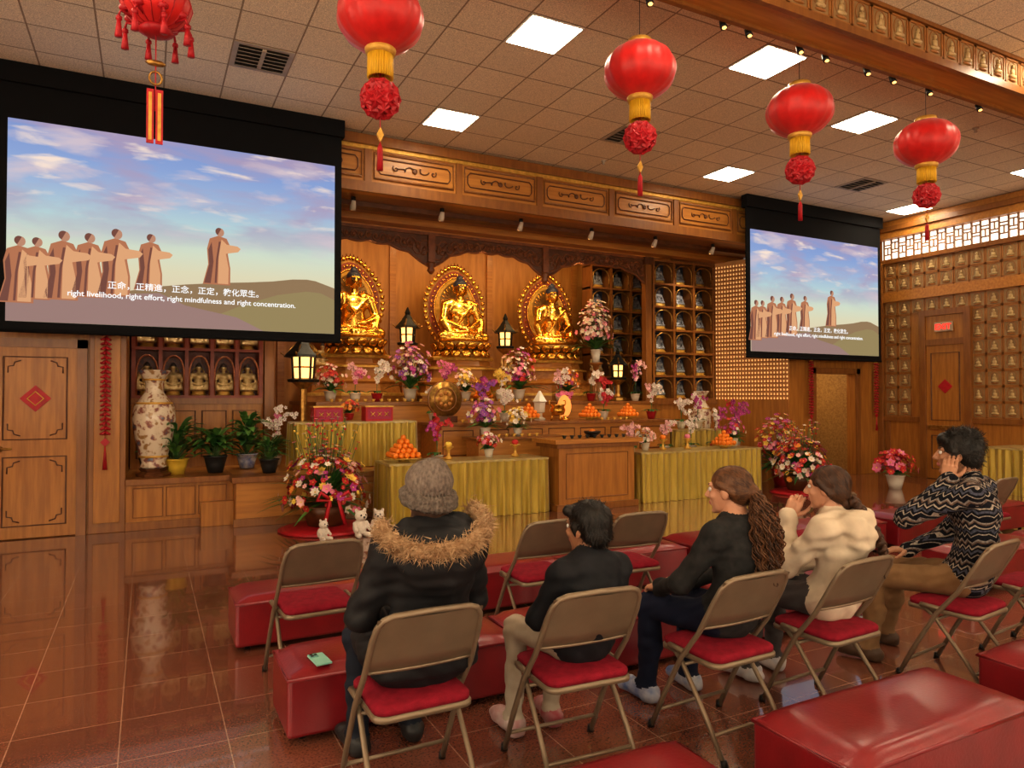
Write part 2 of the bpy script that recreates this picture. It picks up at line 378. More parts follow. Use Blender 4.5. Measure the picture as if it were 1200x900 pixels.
b=MB(); gw=M('far_room_gold_wall',(.50,.30,.09),(.34,.18,.05),.5,scale=30)
b.box((11.2,12.3,0),(XR+.2,12.45,2.8),gw); b.box((11.2,YW+.2,0),(11.35,12.3,2.8),wood); b.box((11.2,YW+.2,2.8),(XR+.2,12.45,2.95),wood); b.box((XR-.05,YW+.2,0),(XR+.2,12.3,2.8),gw)
for i in range(16):
    b.box((11.9+i*.11,12.29,1.0),(11.905+i*.11,12.3,2.7),woodr)
    for j in range(10): b.ball((11.95+i*.11,12.28,1.1+j*.15),(.03,.02,.05),goldp,6)
b.build('wall_far_room')
b=MB(); b.box((12.5,11.2,0),(13.5,11.6,.85),ironb); b.box((12.45,11.15,.85),(13.55,11.65,.9),woodd)
for i in range(3): b.box((12.55+i*.32,11.18,.1),(12.82+i*.32,11.2,.75),woodd)
b.build('sideboard_cabinet',bevel=.005)
b=MB(); b.box((XL,4.15,4.86),(XR,4.46,H-.001),woodh); b.box((XL,4.11,4.83),(XR,4.16,4.9),woodr); b.box((XL,4.45,4.83),(XR,4.5,4.9),woodr); b.box((XL,4.12,5.19),(XR,4.15,H-.001),woodr)
b.build('trim_ceiling_beam')
b=MB(); x=3.0
while x<XR-.2:
    tile(b,(x,4.149,5.045),(1,0,0),(0,-1,0),.255,.27); x+=.27
b.build('buddha_relief_tiles_beam')
def spotlamp(name,loc,yy=-.6,s=1.0,body=None):
    b=MB(); b.cyl((0,0,.0),(0,0,-.05*s),.035*s,.035*s,ironb,10); b.cyl((0,0,-.05*s),(0,.0,-.1*s),.008,.008,ironb,6)
    d=Vector((0,-yy,-1)).normalized(); p=Vector((0,0,-.1*s)); b.tube([p-d*.05*s,p+d*.03*s,p+d*.09*s],[.03*s,.045*s,.05*s],body or ironb,12); b.ball(p+d*.092*s,(.036*s,.036*s,.012),flame,8)
    return b.build(name,loc)
for x in (3.6,4.4,4.7,5.35,5.7,6.3,6.7,7.3,8.2): spotlamp('track_spotlight',(x,4.53,4.9),.5,.62)
for i in range(7): spotlamp('track_spotlight',(2.6+1.36*i,9.95,4.46),-.7,.95,white)
lampm=M('light_panel_frame',(.75,.7,.64))
pans=[(3.5,8.5),(8.38,8.5),(13.06,8.5),(3.5,6.06),(8.38,6.06),(5.94,5.45)]
for x in(-1.38,3.5,8.38,12.65):
    for y in(3.62,1.18,-1.26): pans.append((x,y))
pans+= [(-1.38,6.06),(12.65,6.06)]
for (x,y) in pans:
    b=MB(); b.box((x-.30,y-.30,H-.012),(x+.30,y+.30,H-.002),lampm); b.box((x-.275,y-.275,H-.016),(x+.275,y+.275,H-.012),panel); b.build('ceiling_light_panel')
vm=M('vent_metal',(.50,.42,.32)); vd=M('vent_dark',(.04,.035,.03))
for x in(1.06,5.94,10.82):
    b=MB(); y=7.89; b.box((x-.3,y-.3,H-.012),(x+.3,y+.3,H-.002),vm); b.box((x-.25,y-.25,H-.014),(x+.25,y+.25,H-.012),vd)
    for i in range(6): b.obox((x,y-.21+i*.085,H-.022),(.5,.05,.004),rotm(.5,'X'),vm)
    b.box((x-.02,y-.25,H-.03),(x+.02,y+.25,H-.014),vm)
    b.build('ceiling_vent')
for (x,y) in((2.2,7.2),(6.2,8.9),(9.9,5.5)):
    b=MB(); b.lathe([(.04,0),(.04,-.012),(.015,-.03),(.02,-.06)],(x,y,H-.001),vm,12); b.build('sprinkler_head')
# ------------------------------------------------------------------ platform & tiers
b=MB()
b.box((XA+.001,YW-.02,0),(.98,11.36,PZ),wood); b.box((.98,9.25,0),(9.3,11.36,PZ),woodh); b.box((1.51,11.36,0),(9.3,YB-.001,PZ),woodh); b.box((9.3,YW-.02,0),(10.4,11.4,PZ),wood)
b.box((XA,YW-.07,PZ-.06),(.98,YW+.3,PZ+.012),woodr); b.box((.93,9.2,PZ-.06),(9.35,9.6,PZ+.012),woodr); b.box((9.35,YW-.07,PZ-.06),(10.9,YW+.3,PZ+.012),woodr)
b.box((XA,YW-.05,0),(.98,YW-.02,.1),woodr); b.box((.95,9.22,0),(9.33,9.25,.1),woodr)
b.box((.6,9.45,0),(.98,9.6,.3),wood)
for i in range(3): b.tube([(-.14+.36*i,YW-.025,.15),(.18+.36*i,YW-.025,.15),(.18+.36*i,YW-.025,.5),(-.14+.36*i,YW-.025,.5)],.01,woodr,5,closed=True)
b.build('altar_platform',bevel=.006)
b=MB(); b.box((3.9,10.0,PZ+.012),(8.4,10.7,1.15),woodh); b.box((3.85,9.95,1.15),(8.45,10.72,1.2),woodr)
x=4.0
while x<8.2: b.tube([(x,9.995,.7),(x+.5,9.995,.7),(x+.5,9.995,1.08),(x,9.995,1.08)],.012,woodd,5,closed=True); x+=.62
b.build('offering_altar_table',bevel=.006)
b=MB(); b.box((2.3,10.74,PZ+.001),(8.6,YB-.06,1.46),woodh); b.box((2.25,10.73,1.46),(8.65,YB-.06,1.52),woodr)
b.build('altar_upper_tier',bevel=.006)
b=MB(); b.box((4.3,9.35,PZ+.012),(5.75,9.8,.96),woodh); b.box((4.25,9.31,.96),(5.8,9.84,1.0),woodr)
b.build('low_altar_desk',bevel=.006)
b=MB(); b.box((5.1,8.42,0),(6.4,8.95,.94),wood); b.box((5.0,8.34,.94),(6.5,9.02,1.0),woodh); b.box((5.05,8.38,.88),(6.45,8.98,.94),woodr); b.box((5.05,8.38,0),(6.45,8.98,.09),woodr)
b.tube([(5.22,8.415,.17),(6.28,8.415,.17),(6.28,8.415,.8),(5.22,8.415,.8)],.010,woodr,6,closed=True)
b.build('wooden_podium',bevel=.006)
def skirted(name,x0,x1,y0,y1,z0,z1,amp=.034,per=.12):
    b=MB(); b.box((x0-.02,y0-.02,z1-.03),(x1+.02,y1+.02,z1),clothw)
    path=[(x0,y1),(x0,y0),(x1,y0),(x1,y1)]
    V=[];F=[];rows=4; cols=0
    for s in range(3):
        (ax,ay),(bx,by)=path[s],path[s+1]; L=math.hypot(bx-ax,by-ay); n=max(8,int(L/per*8)); nx,ny=((-1,0),(0,-1),(1,0))[s]
        for i in range(n):
            t=i/(n-1)
            for r in range(rows+1):
                f=r/rows; w=amp*(.45+.55*f)*(math.sin(2*pi*t*L/per+.9*math.sin(t*L*5))+.4*math.sin(2*pi*t*L/per*.37+1)+.25*math.sin(2*pi*t*L/per*2.3+f))
                V.append((ax+(bx-ax)*t+nx*(w+.012),ay+(by-ay)*t+ny*(w+.012),z1-.02-(z1-.02-z0-.004)*f))
            cols+=1
    for i in range(cols-1):
        for r in range(rows): a=i*(rows+1)+r; F.append((a,a+1,a+rows+2,a+rows+1))
    b.add(V,F,cloth,True)
    return b.build(name)
skirted('skirted_table',2.7,4.95,8.5,9.1,0,.76)
skirted('skirted_table',6.6,9.05,8.5,9.1,0,.76)
skirted('skirted_table',1.8,3.5,9.85,10.35,PZ+.012,1.25)
skirted('skirted_table',8.5,9.5,9.9,10.3,PZ+.012,1.0)
skirted('skirted_table',12.5,13.5,5.9,6.9,0,.76)
# ------------------------------------------------------------------ Buddhas
def buddha_prims(raised=False,fine=True):
    g=0;p=[]
    p.append(ell((0,.06,.07),(.40,.27,.075),g))
    for s in(-1,1):
        p.append(cone((s*.1,.0,.13),.13,(s*.35,.12,.11),.095,g)); p.append(cone((s*.36,.14,.10),.075,(-s*.08,.27,.10),.05,g))
        p.append(cone((s*.16,-.02,.66),.085,(s*.24,-.02,.63),.08,g)); p.append(cone((s*.25,-.02,.62),.078,(s*.32,.05,.36),.062,g))
        if not(raised and s>0):
            p.append(cone((s*.32,.05,.36),.062,(s*.10,.24,.25),.04,g)); p.append(cone((s*.10,.24,.245),.035,(-s*.02,.28,.235),.022,g))
            p.append(cone((s*.33,.06,.34),.07,(s*.26,.16,.18),.07,g))
        else:
            p.append(cone((s*.32,.05,.36),.062,(s*.22,.24,.52),.036,g)); p.append(ell((s*.21,.26,.58),(.035,.018,.045),g))
            for q in range(4): p.append(cone((s*.21+(q-1.5)*.02,.26,.6),.011,(s*.21+(q-1.5)*.022,.265,.67),.008,g))
            p.append(cone((s*.33,.06,.34),.06,(s*.30,.12,.2),.05,g))
        p.append(ell((s*.108,-.01,.88),(.016,.026,.065),g))
    p.append(cone((0,-.03,.15),.22,(0,-.04,.42),.17,g,((0,1,0),.75)))
    p.append(ell((0,-.03,.56),(.22,.14,.17),g)); p.append(cone((0,-.02,.68),.07,(0,0,.82),.058,g))
    p.append(ell((0,0,.91),(.105,.112,.135),g)); p.append(ell((0,-.012,.965),(.112,.118,.1),1)); p.append(ell((0,-.015,1.07),(.055,.055,.055),1))
    if fine:
        p.append(cone((0,.11,.92),.010,(0,.128,.885),.017,g))
        for s in(-1,1): p.append(cone((s*.015,.105,.945),.008,(s*.06,.088,.945),.008,g)); p.append(cone((s*.015,.108,.925),.006,(s*.055,.092,.922),.006,1))
        p.append(cone((-.02,.108,.85),.008,(.02,.108,.85),.008,g))
        for i in range(6):
            p.append(cone((-.2+.06*i,.09-.02*i,.66-.02*i),.016,(.14-.02*i,.13+.01*i,.26+.03*i),.014,g))
        for s in(-1,1):
            for i in range(3): p.append(cone((s*.3,.2,.17-.045*i),.014,(0,.3,.19-.05*i),.014,g))
    return p
bud=organic('buddha_body',buddha_prims(False),.012,.022,[gold,hairblue]); bud2=organic('buddha_body_raised',buddha_prims(True),.012,.022,[gold,hairblue])
def outline(w,h,n=48):
    pts=[]
    for i in range(n):
        t=2*pi*i/n-pi/2; x=math.cos(t);z=math.sin(t)
        if z>0: x*=(1-.28*z**2.2); 
        pts.append((w*x,h*z))
    return pts
halored=M('halo_red_enamel',(.30,.05,.015),(.20,.06,.02),.4,scale=18)
halogr=M('halo_bronze_enamel',(.22,.13,.04),(.34,.19,.05),.35,.4,scale=18)
def lotus(b,c,r,h,m,m2,n=16):
    b.lathe([(r*.8,0),(r*.86,.05*h),(r*.7,.45*h),(r*.72,.55*h),(r*.95,h*.98),(r*.9,h)],c,m2,32)
    for row,(z0,up) in enumerate(((.5,1),(.5,-1))):
        for i in range(n):
            a=2*pi*(i+.5*row)/n; d=Vector((math.cos(a),math.sin(a),0)); R=Matrix((Vector((-d.y,d.x,0)),d,Vector((0,0,1)))).transposed()
            R=R@Matrix.Rotation(-.5*up,3,'X')
            b.ball(Vector(c)+d*r*(.86 if up>0 else .84)+Vector((0,0,h*(z0+up*.24))),(r*.17,r*.06,h*.3),m,8,R)
for i,(x,me) in enumerate(((3.16,bud2),(5.15,bud),(7.13,bud2))):
    e=empty('golden_buddha_statue',(x,12.0,1.52),pi)
    b=MB()
    b.lathe([(.95,0),(.95,.12),(.88,.14),(.84,.3),(.9,.34),(.78,.38),(.70,.42),(.68,.56),(.74,.6),(.62,.64),(.58,.74),(.64,.78),(.62,.80)],(0,0,0),woodh,8,False,rot=pi/8,sx=.95,sy=.62)
    b.lathe([(.99,.10),(.99,.14),(.97,.15)],(0,0,0),goldp,8,False,rot=pi/8,sx=.95,sy=.62)
    b.lathe([(.77,.575),(.77,.605),(.75,.61)],(0,0,0),goldp,8,False,rot=pi/8,sx=.95,sy=.62)
    b.lathe([(.67,.74),(.69,.78),(.65,.81)],(0,0,0),goldp,8,False,rot=pi/8,sx=.95,sy=.62)
    b.build('pedestal',parent=e)
    b=MB(); lotus(b,(0,0,.79),.60,.28,gold,goldd); b.build('lotus_throne',parent=e)
    obj('figure',me,(0,-.02,1.05),parent=e,sc=1.14)
    b=MB(); zc=.68
    b.ext([(x_,z_+zc) for x_,z_ in outline(.62,.80)],-.04,0,goldd); b.ext([(x_,z_+zc) for x_,z_ in outline(.53,.69)],0,.012,halored); b.ext([(x_,z_+zc) for x_,z_ in outline(.42,.56)],.012,.024,goldp)
    b.ext([(x_,z_+zc+.1) for x_,z_ in outline(.31,.38)],.024,.036,halogr)
    for j,(x_,z_) in enumerate(outline(.59,.77,44)):
        b.ball((x_,.01,z_+zc),(.042,.03,.042),gold,8); b.tube([(x_*.97,.0,z_*.97+zc),(x_*1.09,0,z_*1.06+zc+.03)],[.03,.004],gold,6)
    for j,(x_,z_) in enumerate(outline(.475,.63,40)): b.ball((x_,.02,z_+zc),(.024,.014,.024),gold,6)
    for j in range(24):
        t=2*pi*j/24; b.tube([(.16*math.cos(t),.038,zc+.12+.18*math.sin(t)),(.28*math.cos(t),.038,zc+.12+.33*math.sin(t))],[.005,.012],gold,5)
    b.tube([(x_,.03,z_+zc) for x_,z_ in outline(.42,.56)],.014,gold,6,closed=True)
    b.build('mandorla_halo',(0,-.30,1.08),parent=e)
stat=organic('statuette',buddha_prims(False,False),.045,.03,[M('statuette_ivory_gold',(.75,.56,.28),(.50,.33,.11),.4,.3,scale=9),M('statuette_hair',(.1,.07,.06))])
statb=stat.copy(); statb.materials[0]=M('statuette_blue_white',(.36,.39,.42),(.19,.20,.23),.4,.2,scale=9)
niche=M('niche_dark_blue',(.03,.04,.07),(.015,.02,.04),.4,scale=8); nichel=M('niche_arch_glow',(.13,.16,.23),(.06,.07,.12),.5); nicher=M('niche_red_lacquer',(.26,.05,.018),(.17,.025,.010),.4)
nicheb=M('niche_arch_red_gold',(.30,.08,.03),(.14,.05,.05),.4,scale=25)
def cabinet(name,x0,y0,w,z0,z1,cols,rows,sm,frame=woodr,arch=nichel,depth=.34,rim=goldd,back=niche):
    e=empty(name,(x0,y0,z0)); b=MB(); Hh=z1-z0
    b.box((0,depth-.03,0),(w,depth,Hh),back); cw=w/cols
    for i in range(cols+1): b.box((i*cw-.025,0,0),(i*cw+.025,depth-.03,Hh),frame)
    rh=Hh/rows
    for j in range(rows+1): b.box((-.025,-.01,j*rh-.02),(w+.025,depth-.03,j*rh+.02),frame)
    for i in range(cols):
        for j in range(rows):
            cx=(i+.5)*cw; bz=j*rh+.02; ww=cw*.40; hh=rh*.86
            pts=[(cx-ww,bz),(cx+ww,bz),(cx+ww,bz+hh*.55)]+[(cx+ww*math.cos(t),bz+hh*.55+hh*.42*math.sin(t)) for t in np.linspace(.3,pi-.3,8)]+[(cx-ww,bz+hh*.55)]
            b.ext(pts,depth-.05,depth-.03,arch)
            b.tube([(px,.02,pz) for px,pz in pts[1:]]+[(pts[0][0],.02,pts[0][1])],.014,rim,5)
            b.tube([(cx+ww*.6*math.cos(t),depth-.06,bz+hh*.55+ww*.7*math.sin(t)) for t in np.linspace(0,2*pi,13)[:-1]],.008,goldp,4,closed=True)
            b.lathe([(cw*.3,0),(cw*.32,.02),(cw*.24,.04),(cw*.3,.06)],(cx,depth*.5,bz),goldp,12,sy=.6)
    b.build('cabinet',parent=e)
    s=min(cw*.95/.85,(rh-.14)/1.14)
    for i in range(cols):
        for j in range(rows): obj('statuette_%d_%d'%(i,j),sm,((i+.5)*cw,depth*.5,j*rh+.08),pi,parent=e,sc=s)
    return e
cabinet('buddha_niche_cabinet',-.17,11.0,1.67,1.6,4.3,5,4,stat,frame=nicher,arch=nicheb,rim=M('niche_rim_red_gold',(.45,.16,.05),(.3,.07,.03),.35,.3,scale=30),back=nicher)
cabinet('buddha_niche_cabinet',8.85,11.0,1.55,1.55,4.3,3,6,statb)
cabinet('buddha_niche_cabinet',8.05,12.0,1.5,1.55,4.3,3,6,statb)
b=MB(); b.box((-.2,10.98,PZ+.001),(1.5,11.34,1.57),wood); b.box((-.2,10.94,1.5),(1.52,11.0,1.58),woodr)
for i in range(4): b.tube([(-.12+.41*i,10.978,.75),(.2+.41*i,10.978,.75),(.2+.41*i,10.978,1.4),(-.12+.41*i,10.978,1.4)],.012,woodd,5,closed=True)
b.build('cabinet_base_left')
b=MB(); b.box((8.8,10.98,PZ+.001),(10.42,11.34,1.52),wood); b.box((8.8,10.94,1.45),(10.44,11.0,1.53),woodr); b.build('cabinet_base_right')
for x in(1.62,8.72):
    b=MB(); b.box((x-.07,10.99,PZ+.013),(x+.07,11.13,4.34),woodr); b.box((x-.1,10.96,PZ+.013),(x+.1,11.16,.75),woodd); b.box((x-.1,10.96,4.2),(x+.1,11.16,4.34),woodd); b.build('trim_column',bevel=.005)
fretm=M('fretwork_reddish_wood',(.26,.085,.022),(.16,.05,.014),.35,scale=12,bump=.4)
b=MB()
for (xa,xb) in((1.7,4.2),(4.2,6.4),(6.4,8.8)):
    n=44; bot=[]
    for i in range(n+1):
        t=i/n; x=xa+.05+(xb-xa-.10)*t; d=abs(2*t-1); z=4.12-.34*d**3-.035*abs(math.sin(t*pi*7)); bot.append((x,z))
    for i in range(n):
        (xa_,za_),(xb_,zb_)=bot[i],bot[i+1]; b.ext([(xa_,za_),(xb_,zb_),(xb_,4.34),(xa_,4.34)],11.05,11.08,woodd)
    b.tube([(x,11.05,z) for x,z in bot],.020,fretm,6); b.box((xa,11.01,4.29),(xb,11.08,4.34),fretm)
    for i in range(20):
        t=(i+.5)/20; x=xa+.06+(xb-xa-.12)*t; k=min(n,int(t*n)); z0=bot[k][1]; zc=(z0+4.29)/2; r=(4.29-z0)*.38; sg=1 if i%2 else -1
        b.tube([(x+r*(1-.75*s_)*math.cos(sg*s_*8)*.8,11.045,zc+r*(1-.75*s_)*math.sin(sg*s_*8)) for s_ in np.linspace(0,1,14)],.015,fretm,5)
        b.ball((x,11.04,zc),(.035,.02,.035),fretm,6)
for x in(4.2,6.4):
    b.box((x-.06,11.0,3.85),(x+.06,11.1,4.34),fretm); b.lathe([(.02,-.2),(.07,-.14),(.05,-.09),(.085,-.03),(.06,0)],(x,11.05,3.85),fretm,12)
b.build('carved_fretwork_valance')
e=empty('tiny_buddha_light_wall',(10.45,11.0,1.5)); b=MB()
P0=Vector((0,0,0));P1=Vector((.55,-1.4,0)); Lw=(P1-P0).length; u=(P1-P0).normalized(); n_=Vector((u.y,-u.x,0)); 
if n_.x>0:n_=-n_
R=Matrix((u,n_,Vector((0,0,1)))).transposed()
glow=M('tiny_buddha_gold_lit',(1,.60,.22),em=.75,emc=(1,.55,.2),nolight=True); bkw=M('light_wall_back',(.42,.17,.045),(.35,.13,.03),.5,em=.12,emc=(.8,.35,.1),nolight=True); shf=M('light_wall_shelf',(.30,.12,.03))
b.obox(P0+u*Lw/2-n_*.03+Vector((0,0,1.4)),(Lw,.06,2.95),R,bkw)
for j in range(33):
    z=.04+j*.084; b.obox(P0+u*Lw/2+n_*.01+Vector((0,0,z)),(Lw,.03,.010),R,shf)
    for i in range(24):
        c=P0+u*((i+.5)*Lw/24)+n_*.015+Vector((0,0,z+.030)); b.ball(c,(.014,.012,.024),glow,5,R)
b.build('panel',parent=e)
b=MB(); b.obox(Vector((10.725,10.3,.75)),(Lw,.06,1.6),R,wood); b.build('wall_altar_angled')
# ------------------------------------------------------------------ projection screens
def screen_mat():
    m=bpy.data.materials.new('projected_sky_image'); m.use_nodes=True; N=m.node_tree.nodes;L=m.node_tree.links
    for n in list(N): N.remove(n)
    out=N.new('ShaderNodeOutputMaterial'); em=N.new('ShaderNodeEmission'); L.new(em.outputs[0],out.inputs[0]); em.inputs[1].default_value=.95
    tc=N.new('ShaderNodeTexCoord'); sx=N.new('ShaderNodeSeparateXYZ'); L.new(tc.outputs['Object'],sx.inputs[0])
    mr=N.new('ShaderNodeMapRange'); mr.inputs[2].default_value=2.2; L.new(sx.outputs['Z'],mr.inputs[0])
    r=N.new('ShaderNodeValToRGB'); cr=r.color_ramp; cr.elements[0].position=.1; cr.elements[0].color=(.76,.62,.44,1); cr.elements[1].position=1; cr.elements[1].color=(.24,.34,.64,1)
    for p,c in((.3,(.74,.70,.50)),(.42,(.66,.74,.60)),(.55,(.50,.66,.68)),(.7,(.38,.50,.70)),(.85,(.29,.40,.68))): q=cr.elements.new(p); q.color=(*c,1)
    L.new(mr.outputs[0],r.inputs[0])
    def cloud(scale,vec,lo,hi,col,prev,zlo,zhi,loc,mxf=1.0):
        mp=N.new('ShaderNodeMapping'); mp.inputs['Scale'].default_value=vec; mp.inputs['Location'].default_value=loc; mp.inputs['Rotation'].default_value=(0,.12,0); L.new(tc.outputs['Object'],mp.inputs[0])
        no=N.new('ShaderNodeTexNoise'); no.inputs['Scale'].default_value=scale; no.inputs['Detail'].default_value=7; no.inputs['Distortion'].default_value=.3; L.new(mp.outputs[0],no.inputs['Vector'])
        a=N.new('ShaderNodeMapRange'); a.inputs[1].default_value=lo; a.inputs[2].default_value=hi; a.inputs[4].default_value=mxf; L.new(no.outputs['Fac'],a.inputs[0])
        z=N.new('ShaderNodeMapRange'); z.inputs[1].default_value=zlo; z.inputs[2].default_value=zhi; L.new(sx.outputs['Z'],z.inputs[0])
        mu=N.new('ShaderNodeMath'); mu.operation='MULTIPLY'; L.new(a.outputs[0],mu.inputs[0]); L.new(z.outputs[0],mu.inputs[1])
        mx=N.new('ShaderNodeMix'); mx.data_type='RGBA'; L.new(mu.outputs[0],mx.inputs[0]); L.new(prev,mx.inputs[6]); mx.inputs[7].default_value=(*col,1); return mx.outputs[2]
    c=cloud(1.3,(.5,1,2.0),.44,.62,(.46,.36,.50),r.outputs[0],.85,1.4,(0,0,0),.85)
    c=cloud(1.7,(.7,1,2.4),.52,.68,(.70,.58,.62),c,.8,1.3,(7,0,4),.85)
    c=cloud(2.2,(.6,1,2.6),.56,.70,(.92,.76,.66),c,.95,1.5,(3,0,1))
    L.new(c,em.inputs[0]); MATS['scr']=m; return m
scr=screen_mat()
def EM(n,c): return M(n,(0,0,0),em=1,emc=c,rough=1)
hillm=EM('projected_hill',(.30,.20,.11)); hill2=EM('projected_near_ground',(.34,.22,.20)); hill3=EM('projected_hill_golden',(.32,.25,.12))
monk=EM('projected_robe',(.46,.19,.10)); monk2=EM('projected_robe_light',(.70,.38,.20)); monk3=EM('projected_robe_shadow',(.20,.08,.06)); skn=EM('projected_skin',(.50,.26,.17)); txtw=EM('subtitle_white',(.98,.98,.98))
def projscreen(x0,zb=2.42):
    W,Hs=3.52,2.2; y=9.2; e=empty('projection_screen',(x0,y,zb))
    b=MB(); b.box((-.09,.02,-.09),(W+.09,.05,H-zb-.12),black); b.box((-.12,-.03,H-zb-.22),(W+.12,.11,H-zb-.001),black); b.cyl((-.1,.03,-.1),(W+.1,.03,-.1),.022,.022,black,8); b.build('black_masking_and_housing',parent=e)
    b=MB(); b.box((0,.010,0),(W,.02,Hs),scr); b.build('image_surface',parent=e)
    b=MB()
    def pg(pts,yy,m): b.ext([(u*W,v*Hs) for u,v in pts],yy-.0015,yy,m)
    hill=[(0,0),(1,0),(1,.27),(.96,.29),(.93,.305),(.9,.31),(.85,.305),(.78,.285),(.7,.27),(.6,.255),(.5,.235),(.42,.215),(.3,.17),(.15,.13),(0,.11)]
    pg(hill,.009,hillm); pg([(.5,0),(1,0),(1,.20),(.95,.235),(.9,.24),(.8,.21),(.68,.14)],.007,hill3); pg([(0,0),(.75,0),(.66,.07),(.5,.12),(.42,.18),(.3,.16),(.12,.125),(0,.12)],.006,hill2)
    def mk(u,v,h,s=1):
        w=h*.66
        def Q(pts,yy,m): pg([(u+s*a*w*.5,v+c*h) for a,c in pts],yy,m)
        Q([(-.46,0),(.38,0),(.38,.3),(.3,.55),(.38,.68),(.26,.82),(.0,.86),(-.26,.8),(-.34,.62),(-.3,.35)],.004,monk)
        Q([(.0,.02),(.32,.02),(.33,.3),(.24,.55),(.30,.7),(.1,.8),(.02,.5)],.003,monk2)
        Q([(-.42,.02),(-.22,.02),(-.14,.4),(-.2,.74),(-.3,.6),(-.27,.35)],.003,monk3)
        Q([(-.1,.03),(-.04,.03),(.0,.45),(.08,.76),(.02,.76),(-.06,.45)],.0028,monk3)
        Q([(.2,.55),(.62,.60),(.70,.66),(.6,.70),(.2,.72)],.0025,monk2)
        Q([(.12*math.cos(t)+.06,.92+.075*math.sin(t)) for t in np.linspace(0,2*pi,14)[:-1]],.0025,skn)
        Q([(.11*math.cos(t)+.02,.935+.065*math.sin(t)) for t in np.linspace(.9,2*pi-1.9,12)],.002,monk3)
    for u,v,h in((.03,.09,.33),(.075,.11,.31),(.145,.115,.35),(.215,.135,.33),(.29,.15,.35),(.39,.19,.30),(.60,.245,.315)): mk(u,v,h)
    b.build('projected_picture',parent=e)
    text('subtitle_english','right livelihood, right effort, right mindfulness and right concentration.',.087,(W*.51,-.001,Hs*.14),(pi/2,0,0),txtw,e,off=.0012)
    text('subtitle_chinese','正命，正精進，正念，正定，教化眾生。',.094,(W*.51,-.001,Hs*.19),(pi/2,0,0),txtw,e,off=.001)
projscreen(-1.36); projscreen(9.6)
# ------------------------------------------------------------------ lanterns
def lantern(loc,r=.29):
    e=empty('red_hanging_lantern',loc); b=MB(); n=64;k=16;V=[];F=[]
    hz=r*.80
    for i in range(k+1):
        t=-1.25+2.5*i/k; 
        for j in range(n):
            a=2*pi*j/n; rr=r*math.cos(t)*(1+.024*(1 if j%4==0 else (-.5 if j%4==2 else 0))); V.append((rr*math.cos(a),rr*math.sin(a),hz*math.sin(t)))
    for i in range(k):
        for j in range(n): F.append((i*n+j,i*n+(j+1)%n,(i+1)*n+(j+1)%n,(i+1)*n+j))
    b.add(V,F,red,True)
    zt=hz*.95
    for s in(-1,1): b.lathe([(r*.34,s*(zt-.015)),(r*.37,s*zt),(r*.34,s*(zt+.035)),(r*.2,s*(zt+.04))],(0,0,0),goldp,20)
    b.tube([(0,0,zt),(0,0,H-loc[2]-.002)],.003,ironb,5)
    for j in range(30):
        a=2*pi*j/30; R_=r*.27; b.tube([(R_*math.cos(a),R_*math.sin(a),-zt-.03),(R_*1.03*math.cos(a),R_*1.03*math.sin(a),-zt-.19)],.010,yel,4)
    zc=-zt-.33; b.tube([(0,0,-zt),(0,0,zc-.45)],.004,redp,5)
    rb=.13
    for i in range(7):
        t=-pi/2+pi*(i+.5)/7; m=max(1,int(11*math.cos(t)))
        for j in range(m):
            a=2*pi*(j+.5*(i%2))/m; d=Vector((math.cos(t)*math.cos(a),math.cos(t)*math.sin(a),math.sin(t)))
            p=Vector((0,0,zc))+d*rb*.86; q=d.to_track_quat('Z','Y').to_matrix()
            vs=[p+q@Vector((.045*math.cos(w),.045*math.sin(w),0.012 if i2%2 else -.01)) for i2,w in enumerate(np.linspace(0,2*pi,11)[:-1])]+[p+d*.03]
            b.add(vs,[(x_,(x_+1)%10,10) for x_ in range(10)],redp)
    b.ball((0,0,zc),rb*.85,redp,10)
    b.ext([(-.025,zc-.24),(0,zc-.29),(.025,zc-.24),(0,zc-.19)],-.008,.008,goldp)
    for j in range(10):
        a=2*pi*j/10; b.tube([(0,0,zc-.30),(.014*math.cos(a),.014*math.sin(a),zc-.33),(.016*math.cos(a),.016*math.sin(a),zc-.48)],.005,redp,4)
    b.build('lantern_body',parent=e); return e
lantern((1.37,4.56,4.14),.285); lantern((3.58,4.62,4.28)); lantern((5.46,4.62,4.30),.30); lantern((7.4,4.62,4.32),.31)
e=empty('red_tasselled_lantern',(.03,4.75,3.98)); b=MB()
b.lathe([(.07,-.15),(.12,-.13),(.18,-.07),(.20,0),(.18,.07),(.12,.13),(.07,.15)],(0,0,0),red,18); b.lathe([(.08,.14),(.10,.16),(.08,.18)],(0,0,0),goldp,16); b.lathe([(.06,-.19),(.10,-.17),(.08,-.14)],(0,0,0),redp,16)
for j in range(18): a=2*pi*j/18; b.tube([(r_*math.cos(a),r_*math.sin(a),z_) for r_,z_ in ((.07,-.15),(.12,-.13),(.18,-.07),(.202,0),(.18,.07),(.12,.13))],.004,redp,4)
b.tube([(0,0,.1),(0,0,H-3.982)],.004,ironb,5)
for j in range(8):
    a=pi/4*j+.2; c,s=math.cos(a),math.sin(a); b.tube([(c*.12,s*.12,-.12),(c*.19,s*.19,-.10),(c*.20,s*.20,-.13)],.008,redp,5)
    b.ball((c*.2,s*.2,-.15),.020,redp,6); b.tube([(c*.2,s*.2,-.16),(c*.2,s*.2,-.26)],[.012,.024],redp,6)
    b.ball((c*.17,s*.17,-.08),(.035,.035,.02),redp,6)
b.tube([(0,0,-.14),(0,0,-.65)],.004,redp,5); b.tube([(.035*math.cos(t),0,-.45+.04*math.sin(t)) for t in np.linspace(0,2*pi,12)[:-1]],.007,goldd,5,closed=True); b.ball((0,0,-.36),(.06,.025,.02),goldd,8)
for dx in(-.028,.022): b.box((dx-.020,-.004,-.85),(dx+.020,.004,-.52),redp); b.box((dx-.009,-.006,-.83),(dx+.009,-.004,-.54),goldp)
